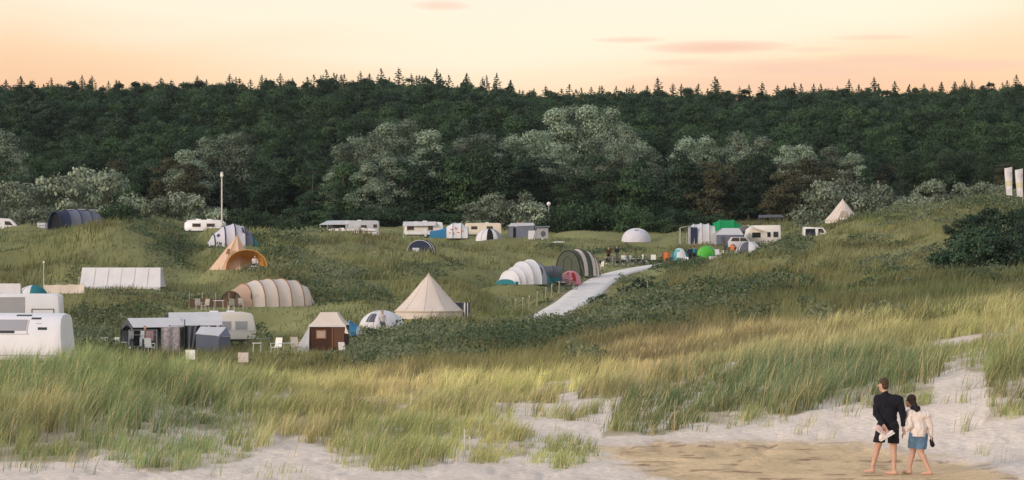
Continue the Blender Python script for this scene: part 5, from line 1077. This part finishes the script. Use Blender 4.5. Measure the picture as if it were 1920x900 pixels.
# ---- garden furniture
def chair(px, d, rz, label, m=PLASTW, s=1.0, group='camping chairs', dx=0):
    t = thing('camping_chair', label, 'chair', px, d, rz, group); t.scale = (s, s, s)
    MB().box((0, 0, .43), (.48, .46, .04)).build('seat', m, t, False, .012); MB().slab([(-.24, .22, .46), (.24, .22, .46), (.22, .34, 1.0), (-.22, .34, 1.0)], (0, .03, 0)).build('backrest', m, t)
    for sx in (-1, 1):
        for sy in (-1, 1): MB().tube([(sx * .21, sy * .2, .42), (sx * .25, sy * .26, -.02)], .018, 5).build('leg', ALU if m is not PLASTW else PLASTW, t)
        MB().tube([(sx * .26, .26, .66), (sx * .26, -.2, .66), (sx * .25, -.2, .42)], .018, 5).build('armrest', m, t)
    return t
def table(px, d, rz, label, w=.9, m=PLASTW, group='camping tables'):
    t = thing('camping_table', label, 'table', px, d, rz, group); MB().box((0, 0, .68), (w, w * .7, .035)).build('tabletop', m, t, False, .01)
    for sx in (-1, 1):
        for sy in (-1, 1): MB().tube([(sx * w * .38, sy * w * .26, .67), (sx * w * .45, sy * w * .3, -.02)], .016, 5).build('leg', ALU, t)
chair(518, 147, -25, 'white plastic chair left of the brown trailer tent', s=1.0); table(541, 148, 10, 'small white table between the white chair and the brown trailer tent', .7); chair(556, 149, 30, 'cream camping chair close against the cream wing of the trailer tent', CANVAS)
table(482, 146, 0, 'small white table standing alone left of the trailer tent', .55); chair(644, 147, 160, 'white chair at the right front corner of the brown trailer tent', WHITE, .9)
chair(281, 148, 35, 'white plastic chair tipped towards the tall grass before the awning', s=.95); chair(213, 152, -20, 'white chair left of the gabled awning tent'); table(224, 153, 5, 'low white table left of the gabled awning', .9); chair(199, 154, 30, 'white plastic chair furthest left of the gabled awning')
for i, (px, d, rz, lab) in enumerate(((372, 181, 20, 'leftmost pale folding chair in front of the cream tunnel tent'), (385, 180, -30, 'second pale folding chair from the left before the cream tunnel tent'), (433, 180, 200, 'pale folding chair right before the porch of the cream tunnel tent'), (455, 180.5, 150, 'pale folding chair by the dark doorway of the cream tunnel tent'))): chair(px, d, rz, lab, mat('dull_webbing', (.42, .40, .36), .8), .85)
table(410, 181, 0, 'pale folding table between the chairs of the cream tunnel tent', .8)
t = thing('windscreen', 'low brown canvas windscreen left of the cream tunnel tent', 'windbreak', 392, 184.5, -5)
MB().grid(lambda u, v: (-1.5 + 3.0 * u, .06 * math.sin(u * 11), .65 * v - .05 * math.sin(math.pi * 3 * u) ** 2 * v), 16, 3).build('cloth', cloth('umber', (.13, .08, .055)), t, True)
for x in (-1.5, -.5, .5, 1.5): MB().tube([(x, .03, -.1), (x, .03, 1.1)], .018).build('pole', POLEW, t)
# laundry rack with clothes before the gabled awning
t = thing('drying_rack', 'metal drying rack in front of the gabled awning tent', 'drying rack', 268, 152, 5)
for x in (-.85, .85): MB().tube([(x, -.25, -.05), (x, 0, 1.5), (x, .25, -.05)], .015, 5).build('frame_leg', ALU, t)
for y, z in ((0, 1.5), (-.08, 1.2), (.08, 1.2)): MB().tube([(-.85, y, z), (.85, y, z)], .012, 5).build('rail', ALU, t)
for x0, w, h, m, nm, lab in ((-.72, .3, .5, GREYC, 'shirt', 'grey shirt at the left end of the drying rack'), (-.38, .34, .95, BLACKC, 'trousers', 'black trousers hanging on the drying rack'), (-.02, .24, .5, WHITE, 'shirt', 'white shirt hanging on the drying rack'), (.4, .48, .62, cloth('dusty_pink', (.52, .30, .32)), 'towel', 'dusty pink towel on the drying rack'), (.74, .18, .75, DGREY, 'trousers', 'dark grey trousers at the right end of the drying rack')):
    hung(nm, lab, 'laundry', 268, 151.97, x0, w, h, 1.48, m, 5)
chair(243, 154.5, 60, 'dark camping chair at the mouth of the gabled awning', DGREY); chair(258, 155, -40, 'grey camping chair under the gabled awning roof', GREYC)
t = thing('cooler_box', 'white and blue cooler box under the orange porch of the tipi', 'box', 474, 217.6, 10); MB().box((0, 0, .2), (.6, .4, .4)).build('body', WHITE, t, False, .03); MB().box((0, 0, .43), (.62, .42, .06)).build('lid', NAVY, t, False, .01)
# ---- bicycles
def make_bike():
    t = bpy.data.objects.new('bicycle', None); link(t)
    for x in (-.52, .52):
        w = MB().tube([(x + .33 * math.cos(a), 0, .34 + .33 * math.sin(a)) for a in [2 * math.pi * k / 16 for k in range(17)]], .022, 5).build('wheel', RUBBER, t, True)
        b = MB()
        for k in range(5): b.tube([(x, 0, .34), (x + .31 * math.cos(1.257 * k), 0, .34 + .31 * math.sin(1.257 * k))], .006, 3)
        b.build('spokes', ALU, w)
    MB().tube([(-.52, 0, .34), (-.18, 0, .82)], .02, 5).tube([(-.52, 0, .34), (-.05, 0, .32)], .02, 5).tube([(-.05, 0, .32), (-.2, 0, .92)], .022, 5).tube([(-.05, 0, .32), (.38, 0, .82)], .022, 5).tube([(-.18, 0, .82), (.37, 0, .86)], .022, 5).tube([(.35, 0, .98), (.52, 0, .34)], .022, 5).build('frame', DGREYP, t, True)
    MB().tube([(.30, -.28, 1.05), (.36, 0, 1.03), (.30, .28, 1.05)], .018, 5).build('handlebar', ALU, t); MB().box((-.21, 0, .95), (.26, .14, .05)).build('saddle', RUBBER, t, False, .02)
    MB().box((-.5, 0, .72), (.4, .12, .03)).build('rack', ALU, t); MB().box((-.5, -.14, .55), (.34, .1, .3)).build('pannier', BLACKC, t, False, .02)
    return t
bike = make_bike(); first = True
BG = 'bicycles by the road'
for px, d, rz, lab in ((1056, 224, 20, 'bicycle leaning left of two before the pink tent'), (1066, 223.6, -15, 'bicycle leaning right of two before the pink tent'), (1135, 259, 10, 'bicycle nearest the dark green tunnel tent in the row'), (1148, 260, -20, 'second bicycle from the dark green tunnel tent in the row'), (1163, 259.5, 35, 'third bicycle in the row right of the dark green tunnel tent'), (1178, 261, -10, 'fourth bicycle in the row right of the dark green tunnel tent'), (1193, 262, 15, 'fifth bicycle in the row, second from its right end'), (1206, 264, -30, 'bicycle at the right end of the row by the road'), (714, 168.5, 15, 'bicycle standing behind the white dome tent beside the bell tent')):
    if first: b = bike; first = False
    else:
        b = bike.copy(); link(b)
        for ch in bike.children:
            c = ch.copy(); link(c, b)
            for g in ch.children: link(g.copy(), c)
    b.location = at(px, d); b.rotation_euler[2] = R(rz); tag(b, lab, 'bicycle', BG)
for px, d, lab, m in ((1126, 257, 'cream camping chair by the tail of the dark green tunnel tent', CANVAS), (1172, 264, 'white camping chair behind the row of bicycles, left of the pair', WHITE), (1187, 265, 'white camping chair behind the row of bicycles, right of the pair', WHITE)): chair(px, d, random.uniform(0, 360), lab, m)
table(1140, 264, 0, 'cream topped table where two campers stand beside the bicycles', 1.1, CANVAS)
for px, d, lab in ((1225, 268, 'white notice board on two legs at the bend of the road'), (1205, 268, 'narrow white marker board right of the bicycles')):
    t = thing('notice_board', lab, 'sign', px, d, 0); w = .55 if px > 1210 else .2
    for x in (-w * .4, w * .4): MB().tube([(x, .02, -.1), (x, .02, .95)], .02).build('leg', WOOD, t)
    MB().box((0, 0, .68), (w, .03, .55)).build('panel', PLASTW, t, False, .006)
for px, d, rz, lab, m in ((1262, 259.5, 30, 'dark camping chair in front of the turquoise dome tent', DGREY), (1284, 260, -40, 'white camping chair right in front of the turquoise dome tent', WHITE), (1312, 262, 80, 'navy camping chair before the lime green pop-up tent', NAVY), (1346, 265, 10, 'white camping chair right of the lime green pop-up tent', WHITE), (1358, 287, 200, 'dark camping chair before the pale grey ridge awning', DGREY), (1375, 286, 150, 'orange camping chair before the pale grey ridge awning', ORRED)): chair(px, d, rz, lab, m)
table(1297, 259, 0, 'dark folding table between the turquoise and lime green tents', .9, DGREYP)
t = thing('cooler_box', 'white cooler box in the grass before the lime green tent', 'box', 1336, 263, 20); MB().box((0, 0, .22), (.65, .42, .44)).build('body', WHITE, t, False, .03); MB().box((0, 0, .47), (.67, .44, .07)).build('lid', BLUE, t, False, .01)
t = thing('boardwalk', 'pale timber boardwalk strip in front of the right hand camp', 'boardwalk', 1352, 272, 6)
for k in range(14): MB().box((-1.75 + .27 * k, random.uniform(-.02, .02), .05), (.25, 1.1, .05)).build('plank', TAN, t, False, .006)
t = thing('surfboard_stack', 'white flat board leaning in the grass right of the slate awning', 'board', 1048, 305, 8); MB().ball((0, 0, .22), (.85, .25, .1), 14, 6).build('board', PLASTW, t, True); MB().box((.55, 0, .1), (.1, .04, .2)).build('fin', DGREY, t)
# low pale fabrics spread in the grass and a thin dead stake in the near sand
for px, d, h, lab in ((870, 49.0, .55, 'thin weathered stake standing in the near dune grass, left of the pair'), (880, 48.6, .42, 'thin weathered stake standing in the near dune grass, right of the pair')):
    t = thing('stake', lab, 'stake', px, d, 0); MB().tube([(0, 0, -.15), (.02, 0, h * .5), (.01, .01, h)], .02, 6, .014).build('shaft', POLEW, t, True); MB().tube([(.01, 0, h * .7), (.12, .02, h * .78)], .01, 5, .005).build('twig', POLEW, t, True)
# ---------------------------------------------------------------- people
def capsule(b, p0, p1, r0, r1, n=12, flat=1.0, axis=None):
    p0, p1 = Vector(p0), Vector(p1); t = (p1 - p0); L = t.length; t = t / L if L > 1e-6 else Vector((0, 0, 1))
    u = (Vector(axis) - t * Vector(axis).dot(t)).normalized() if axis else t.orthogonal().normalized(); w = t.cross(u); rings = []
    def rg(c, r): return [c + u * math.cos(2 * math.pi * k / n) * r + w * math.sin(2 * math.pi * k / n) * r * flat for k in range(n)]
    for a in (85, 60, 35, 12): rings.append(rg(p0 - t * r0 * math.sin(R(a)), r0 * math.cos(R(a))))
    for a in (-0, 12, 35, 60, 85): rings.append(rg(p1 + t * r1 * math.sin(R(a)), r1 * math.cos(R(a))))
    b.loft(rings, True, True, True)
from mathutils import noise as mnoise
def organic(name, shapes, m, parent, voxel, smooth=4, fold=0.0, cut=None):
    """fuse overlapping limbs into one continuous skin"""
    b = MB()
    for s in shapes:
        if s[0] == 'c': capsule(b, *s[1:5], **(s[5] if len(s) > 5 else {}))
        else: b.ball(s[1], s[2], 14, 10)
    me = bpy.data.meshes.new(name); me.from_pydata(b.v, [], b.f)
    bm = bmesh.new(); bm.from_mesh(me); bmesh.ops.recalc_face_normals(bm, faces=bm.faces); bm.to_mesh(me); bm.free()
    tmp = bpy.data.objects.new('tmp', me); TMP.collection.objects.link(tmp)
    r = tmp.modifiers.new('r', 'REMESH'); r.mode = 'VOXEL'; r.voxel_size = voxel
    s = tmp.modifiers.new('s', 'SMOOTH'); s.factor = .5; s.iterations = smooth
    with bpy.context.temp_override(scene=TMP, view_layer=TMP.view_layers[0]):
        dg = bpy.context.evaluated_depsgraph_get()
        out = bpy.data.meshes.new_from_object(tmp.evaluated_get(dg))
    if fold:      # soft creases of the cloth
        for v in out.vertices:
            c = v.co; v.co = c + v.normal * fold * (mnoise.noise(Vector((c.x * 7, c.y * 7, c.z * 13 + c.x * 5))) + .5 * mnoise.noise(c * 24))
    if cut is not None:      # a clean hem
        bm = bmesh.new(); bm.from_mesh(out)
        bmesh.ops.bisect_plane(bm, geom=bm.verts[:] + bm.edges[:] + bm.faces[:], plane_co=(0, 0, cut), plane_no=(.04, 0, 1), clear_inner=True)
        bm.to_mesh(out); bm.free()
    bpy.data.objects.remove(tmp); out.name = name; out.materials.clear(); out.materials.append(m)
    out.polygons.foreach_set('use_smooth', np.ones(len(out.polygons), bool))
    o = bpy.data.objects.new(name, out); link(o, parent); return o
TMP = bpy.data.scenes.new('workbench')
SKIN = mat('skin', (.56, .34, .25), .55, .06, 6); HAIRB = mat('brown_hair', (.075, .045, .028), .7, .3, 40, .5); HAIRD = mat('dark_hair', (.025, .016, .013), .65, .3, 40, .5)
KNIT = mat('navy_knit', (.012, .013, .02), .95, .3, 9, .9); SHORTS = mat('black_shorts', (.012, .012, .016), .9, .2, 12, .4); ROSE = mat('rose_knit', (.80, .71, .655), .95, .12, 9, .9); DENIM = mat('denim', (.11, .20, .32), .9, .25, 10, .4); SHOEW = mat('white_shoe', (.80, .72, .74), .6, .06, 8)
def hand(shapes, wrist, d, side, L=.18):
    """palm, four unequal bent fingers and a thumb that leaves the side of the palm"""
    w = Vector(wrist); d = Vector(d).normalized(); s = Vector(side).normalized(); n = d.cross(s)
    shapes.append(('c', w, w + d * .085, .03, .036, dict(flat=.55, axis=s)))
    for k, (o, l) in enumerate(((-.03, .066), (-.010, .078), (.011, .074), (.03, .058))):
        a = w + d * .095 + s * o; m_ = a + d * l * .55 + n * .012; e = m_ + d * l * .32 + n * .032
        shapes.append(('c', a - d * .03, m_, .0095, .009)); shapes.append(('c', m_, e, .009, .0075))
    a = w + d * .03 - s * .03; m_ = a + d * .035 - s * .028; e = m_ + d * .03 - s * .006 + n * .01
    shapes.append(('c', a, m_, .012, .0105)); shapes.append(('c', m_, e, .0105, .008))
def couple():
    D = 45.2; s = S(D)
    # ---- man in dark jumper: walks away to the left, left foot forward
    p = at(1668, D); e = bpy.data.objects.new('person', None); link(e); e.location = p
    tag(e, 'person in navy jumper and black shorts walking barefoot, white shoes held behind the back', 'person')
    V = Vector
    headc = V((-.105, .03, 1.645)); neck0 = V((-.075, .0, 1.44)); neck1 = V((-.098, .02, 1.56))
    shL, shR = V((-.22, .03, 1.385)), V((.175, -.03, 1.375)); hipL, hipR = V((-.125, .02, .87)), V((.065, -.01, .87))
    kneeL, ankL = V((-.20, .17, .47)), V((-.295, .12, .13)); kneeR, ankR = V((.075, .03, .46)), V((.075, -.06, .085))
    elL, wrL = V((-.25, -.02, 1.12)), V((-.14, -.19, .92)); elR, wrR = V((.24, -.02, 1.11)), V((.25, .03, .885))
    fd = V((-.80, .60, 0)).normalized()
    B = [('b', headc, (.078, .096, .118)), ('c', headc + V((-.02, .03, -.05)), headc + V((-.03, .05, -.09)), .062, .045), ('c', neck0, neck1, .06, .055),
         ('c', V((-.15, .02, 1.36)), V((.11, -.02, 1.36)), .075, .075), ('c', V((-.03, 0, 1.28)), V((-.03, 0, .92)), .10, .10), ('c', hipL, hipR, .10, .10),
         ('c', hipL, kneeL, .095, .062), ('c', kneeL, ankL, .062, .038), ('c', kneeL.lerp(ankL, .25) + V((0, -.018, 0)), kneeL.lerp(ankL, .5) + V((0, -.014, 0)), .058, .048),
         ('c', hipR, kneeR, .095, .062), ('c', kneeR, ankR, .062, .038), ('c', kneeR.lerp(ankR, .25) + V((0, -.02, 0)), kneeR.lerp(ankR, .5) + V((0, -.015, 0)), .058, .048),
         ('c', shL, elL, .055, .045), ('c', elL, wrL, .045, .03), ('c', shR, elR, .055, .045), ('c', elR, wrR, .045, .03),
         ('c', ankL + V((0, 0, -.06)), ankL + fd * .15 + V((0, 0, -.085)), .042, .034, dict(flat=.75)), ('c', ankL + V((.02, 0, -.075)), ankL + V((.0, 0, 0)), .036, .036), ('c', ankR + V((.015, -.01, -.045)), ankR + fd * .16 + V((0, 0, -.055)), .042, .034), ('c', ankR + V((.03, -.02, -.045)), ankR, .036, .036),
         ('b', headc + V((-.085, .055, -.02)), (.022, .018, .022)), ('b', headc + V((.062, -.005, -.01)), (.014, .022, .032)), ('b', headc + V((-.06, -.055, -.01)), (.014, .022, .032))]
    for f, k in ((ankL, -.085), (ankR, -.055)):
        for j in range(5):
            q = f + fd * (.165 - .006 * j * j) + fd.cross(V((0, 0, 1))) * (.032 - .016 * j) + V((0, 0, k - .006)); B.append(('c', q, q + fd * .03, .013 - .001 * j, .010))
    hand(B, wrR, (.05, .05, -1), (0, 1, 0)); hand(B, wrL, (.4, -.2, -.9), (1, 0, .3))
    body = organic('body', B, SKIN, e, .011, 3)
    J = [('c', V((-.16, .02, 1.35)), V((.12, -.02, 1.345)), .125, .12), ('c', V((-.035, 0, 1.30)), V((-.03, 0, .96)), .185, .17, dict(flat=.72, axis=(1, 0, 0))), ('c', V((-.03, 0, .96)), V((-.03, 0, .80)), .165, .152, dict(flat=.78, axis=(1, 0, 0))),
         ('c', neck0 + V((0, 0, -.02)), neck0 + V((-.005, .005, .035)), .078, .068), ('c', shL, elL, .076, .064), ('c', elL, wrL.lerp(elL, .12), .064, .046), ('c', shR, elR, .076, .066), ('c', elR, wrR.lerp(elR, .1), .066, .046)]
    organic('jumper', J, KNIT, e, .012, 3, .010, .83)
    Hs = [('c', hipL + V((.02, 0, .04)), hipR + V((-.02, 0, .04)), .125, .125), ('c', hipL, hipL.lerp(kneeL, .85), .112, .106), ('c', hipR, hipR.lerp(kneeR, .85), .112, .106)]
    organic('shorts', Hs, SHORTS, e, .012, 3, .008, .575)
    organic('hair', [('b', headc + V((.012, -.012, .035)), (.088, .104, .098)), ('b', headc + V((.02, -.05, -.02)), (.07, .06, .075))], HAIRB, e, .012, 3)
    MB().ball(headc + V((-.088, .05, .012)), .011, 8, 6).build('eye', HAIRD, body, True); MB().ball(headc + V((-.05, .098, .012)), .011, 8, 6).build('eye', HAIRD, body, True)
    # ---- the pair of shoes he carries
    h = at(1668, D); t = bpy.data.objects.new('shoes', None); link(t); t.location = h + V((-.10, -.24, .74)); t.rotation_euler = (R(8), R(-28), R(12)); tag(t, 'pair of white shoes held behind the back of the person in navy', 'shoes')
    for k, (o, r) in enumerate(((V((0, 0, 0)), 0), (V((-.055, .0, .12)), 62))):
        M = Matrix.Rotation(R(r), 3, 'Y')
        def tr(q): return o + M @ V(q)
        organic('shoe', [('c', tr((-.11, 0, 0)), tr((.12, 0, -.005)), .042, .038), ('c', tr((-.09, 0, .03)), tr((-.02, 0, .04)), .04, .03)], SHOEW if k == 0 else mat('pink_shoe', (.72, .50, .50), .6, .08, 8), t, .012, 2)
        b = MB(); cs = [tr((-.15, -.045, -.045)), tr((.155, -.045, -.045)), tr((.155, .045, -.045)), tr((-.15, .045, -.045))]; b.slab(cs, M @ V((0, 0, .022))); b.build('sole', PLASTW, t, False, .006)
    # ---- woman in rose jumper
    p2 = at(1722, D + .05); e = bpy.data.objects.new('person', None); link(e); e.location = p2
    tag(e, 'person with dark hair in a rose pink jumper and denim shorts, head bowed, walking', 'person')
    hc = V((-.125, .08, 1.335)); n0, n1 = V((-.05, .0, 1.16)), V((-.10, .05, 1.27)); shL, shR = V((-.175, .02, 1.12)), V((.145, -.03, 1.10)); hipL, hipR = V((-.07, .0, .76)), V((.07, -.01, .75))
    kneeL, ankL = V((-.075, .15, .42)), V((-.155, .06, .115)); kneeR, ankR = V((.045, .02, .40)), V((.185, -.12, .08)); elL, wrL = V((-.16, -.10, .90)), V((-.235, -.03, .80)); elR, wrR = V((.215, -.03, .89)), V((.235, .0, .70))
    fd = V((-.75, .66, 0)).normalized(); fd2 = V((-.86, .5, 0)).normalized()
    B = [('b', hc, (.074, .09, .108)), ('c', hc + V((-.03, .03, -.05)), hc + V((-.04, .05, -.08)), .055, .04), ('c', n0, n1, .05, .046), ('c', V((-.11, 0, 1.10)), V((.09, -.02, 1.09)), .065, .065), ('c', V((-.01, 0, 1.04)), V((0, 0, .80)), .09, .09), ('c', hipL, hipR, .09, .09),
         ('c', hipL, kneeL, .10, .06), ('c', kneeL, ankL, .06, .036), ('c', hipR, kneeR, .10, .062), ('c', kneeR, ankR, .062, .036), ('c', kneeR.lerp(ankR, .22) + V((.012, -.016, 0)), kneeR.lerp(ankR, .5), .058, .046), ('c', kneeL.lerp(ankL, .22) + V((0, -.018, 0)), kneeL.lerp(ankL, .5), .056, .044),
         ('c', shL, elL, .048, .04), ('c', elL, wrL, .04, .027), ('c', shR, elR, .048, .04), ('c', elR, wrR, .04, .027),
         ('c', ankL + V((.015, -.01, -.07)), ankL + fd * .14 + V((0, 0, -.08)), .038, .03), ('c', ankL + V((.025, -.015, -.07)), ankL, .033, .034), ('c', ankR + V((.01, 0, -.045)), ankR + fd2 * .14 + V((0, 0, -.055)), .038, .03), ('c', ankR + V((.03, -.02, -.035)), ankR, .033, .034),
         ('b', hc + V((-.075, .055, -.02)), (.02, .016, .02)), ('b', hc + V((-.06, -.05, -.01)), (.012, .02, .028))]
    for f, k, g in ((ankL, -.085, fd), (ankR, -.058, fd2)):
        for j in range(5):
            q = f + g * (.148 - .006 * j * j) + g.cross(V((0, 0, 1))) * (.028 - .014 * j) + V((0, 0, k)); B.append(('c', q, q + g * .028, .012 - .001 * j, .009))
    hand(B, wrL, (-.5, .35, -.75), (0, 1, 0)); hand(B, wrR, (.03, .05, -1), (0, 1, 0))
    body = organic('body', B, SKIN, e, .011, 3)
    organic('jumper', [('c', V((-.12, .0, 1.09)), V((.08, -.02, 1.08)), .10, .098), ('c', V((-.015, 0, 1.05)), V((0, -.005, .84)),   .150, .148, dict(flat=.78, axis=(1, 0, 0))), ('c', V((0, -.005, .86)), V((0, -.005, .68)), .158, .160, dict(flat=.9, axis=(1, 0, 0))), ('c', n0 + V((0, 0, -.02)), n0 + V((-.01, .01, .02)), .07, .06),
                       ('c', shL, elL, .066, .058), ('c', elL, wrL.lerp(elL, .12), .058, .042), ('c', shR, elR, .066, .058), ('c', elR, wrR.lerp(elR, .12), .058, .042)], ROSE, e, .012, 3, .009, .70)
    organic('shorts', [('c', hipL + V((.02, 0, -.02)), hipR + V((-.02, 0, -.02)), .115, .115), ('c', hipL + V((0, 0, -.04)), hipL.lerp(kneeL, .95), .11, .10), ('c', hipR + V((0, 0, -.04)), hipR.lerp(kneeR, .95), .11, .10)], DENIM, e, .012, 3, .006, .47)
    organic('hair', [('b', hc + V((.012, -.012, .03)), (.092, .105, .102)), ('c', hc + V((.03, -.06, -.02)), n0 + V((.01, -.055, .02)), .066, .05)], HAIRD, e, .012, 3)
    organic('scarf', [('c', n0 + V((-.05, .05, .06)), n0 + V((.03, -.05, .05)), .05, .055), ('c', n0 + V((-.05, -.03, .06)), n0 + V((.04, .03, .045)), .045, .05)], KNIT, e, .014, 3)
    MB().ball(hc + V((-.078, .05, .012)), .010, 8, 6).build('eye', HAIRD, body, True); MB().ball(hc + V((-.045, .09, .012)), .010, 8, 6).build('eye', HAIRD, body, True)
    t = bpy.data.objects.new('hand_bag', None); link(t); t.location = p2 + V((.245, -.01, .60)); tag(t, 'small black pouch in the right hand of the person in rose pink', 'pouch')
    organic('pouch', [('c', (-.012, 0, .02), (.012, 0, -.06), .035, .045)], KNIT, t, .012, 2); MB().tube([(-.02, 0, .0), (-.012, 0, .075), (.012, 0, .075), (.02, 0, .0)], .008, 5).build('strap', BLACKC, t)
couple()
def far_person(px, d, label, top, legs, rz=0, sit=False, h=1.72, hair=HAIRB):
    e = bpy.data.objects.new('person', None); link(e); e.location = at(px, d); e.rotation_euler[2] = R(rz); k = h / 1.75; e.scale = (k, k, k); tag(e, label, 'person')
    V = Vector; dz = -.42 if sit else 0
    hip = .90 + dz; kn = [(V((sx * .10, -.42 if sit else -.06 * sx, .46 if sit else .48))) for sx in (-1, 1)]; an = [V((sx * .11, -.45 if sit else .04 * sx, .07)) for sx in (-1, 1)]
    sh_ = [V((sx * .18, .02, 1.40 + dz)) for sx in (-1, 1)]; el_ = [V((sx * .25, -.05, 1.13 + dz)) for sx in (-1, 1)]; wr = [V((sx * .20, -.25, 1.02 + dz)) for sx in (-1, 1)]
    B = [('b', V((0, -.02, 1.62 + dz)), (.085, .10, .12)), ('c', V((0, 0, 1.42 + dz)), V((0, -.01, 1.54 + dz)), .055, .05), ('c', V((0, 0, 1.32 + dz)), V((0, 0, hip)), .10, .10), ('b', V((0, -.12, 1.61 + dz)), (.02, .03, .025))]
    T = [('c', V((-.1, 0, 1.37 + dz)), V((.1, 0, 1.37 + dz)), .11, .11), ('c', V((0, 0, 1.3 + dz)), V((0, 0, hip + .02)), .18, .165, dict(flat=.75, axis=(1, 0, 0)))]
    P = [('c', V((-.06, 0, hip)), V((.06, 0, hip)), .14, .14)]
    for i in range(2):
        hp = V((-.09 if i == 0 else .09, 0, hip)); B += [('c', hp, kn[i], .09, .06), ('c', kn[i], an[i], .06, .042), ('c', an[i] + V((0, .03, -.03)), an[i] + V((0, -.14, -.04)), .04, .035), ('c', sh_[i], el_[i], .052, .044), ('c', el_[i], wr[i], .044, .032), ('c', wr[i], wr[i] + V((0, -.08, -.02)), .034, .022)]
        B += [('c', wr[i] + V((.02 * j - .03, -.07, -.02)), wr[i] + V((.02 * j - .03, -.14, -.04)), .011, .01) for j in range(4)]
        T += [('c', sh_[i], el_[i], .078, .066), ('c', el_[i], wr[i], .062, .046)]; P += [('c', hp, kn[i], .115, .085), ('c', kn[i], an[i].lerp(kn[i], .08), .082, .062)]
    organic('body', B, SKIN, e, .02, 2); organic('top', T, top, e, .022, 2); organic('trousers', P, legs, e, .022, 2); organic('hair', [('b', V((0, .02, 1.66 + dz)), (.095, .105, .10))], hair, e, .02, 2); return e
far_person(1141, 265.5, 'person in dark brown standing at the cream table beside the bicycles', DKBROWN, BLACKC, 20)
far_person(1157, 266, 'person in black standing right of the one in brown by the bicycles', BLACKC, DGREY, -30)
far_person(1170, 263, 'person in a pale top sitting among the bicycles', WHITE, DGREY, 10, True)
far_person(717, 161.2, 'person in a white printed top sitting before the white dome tent', mat('printed_top', (.6, .55, .56), .9, .6, 14), DGREY, 10, True, hair=HAIRD)
far_person(478, 218.4, 'person in white sitting under the orange porch of the tipi', WHITE, NAVY, 20, True, hair=HAIRD)
far_person(1294, 264, 'person in navy standing between the turquoise and lime green tents', NAVY, NAVY, 200)
far_person(1302, 265, 'person in teal and black beside the lime green pop-up tent', TEAL, BLACKC, 160)
far_person(272, 153.6, 'person in dark clothes standing behind the drying rack at the awning', BLACKC, DGREY, 30)
bpy.data.scenes.remove(TMP)
# ---------------------------------------------------------------- evening haze
def haze():
    b = MB(); b.box((0, 700, 31), (2400, 1800, 78)); o = b.build('haze', mat('unused_air', (1, 1, 1)))
    m = bpy.data.materials.new('evening_air'); m.use_nodes = True; nt = m.node_tree; nt.nodes.remove(nt.nodes['Principled BSDF'])
    v = nt.nodes.new('ShaderNodeVolumePrincipled'); v.inputs['Color'].default_value = (.70, .86, .90, 1); v.inputs['Density'].default_value = .00005; v.inputs['Anisotropy'].default_value = .1
    nt.links.new(v.outputs[0], nt.nodes['Material Output'].inputs['Volume'])
    o.data.materials.clear(); o.data.materials.append(m); tag(o, 'thin evening haze between the dunes and the wooded hill', kind='stuff')
haze()
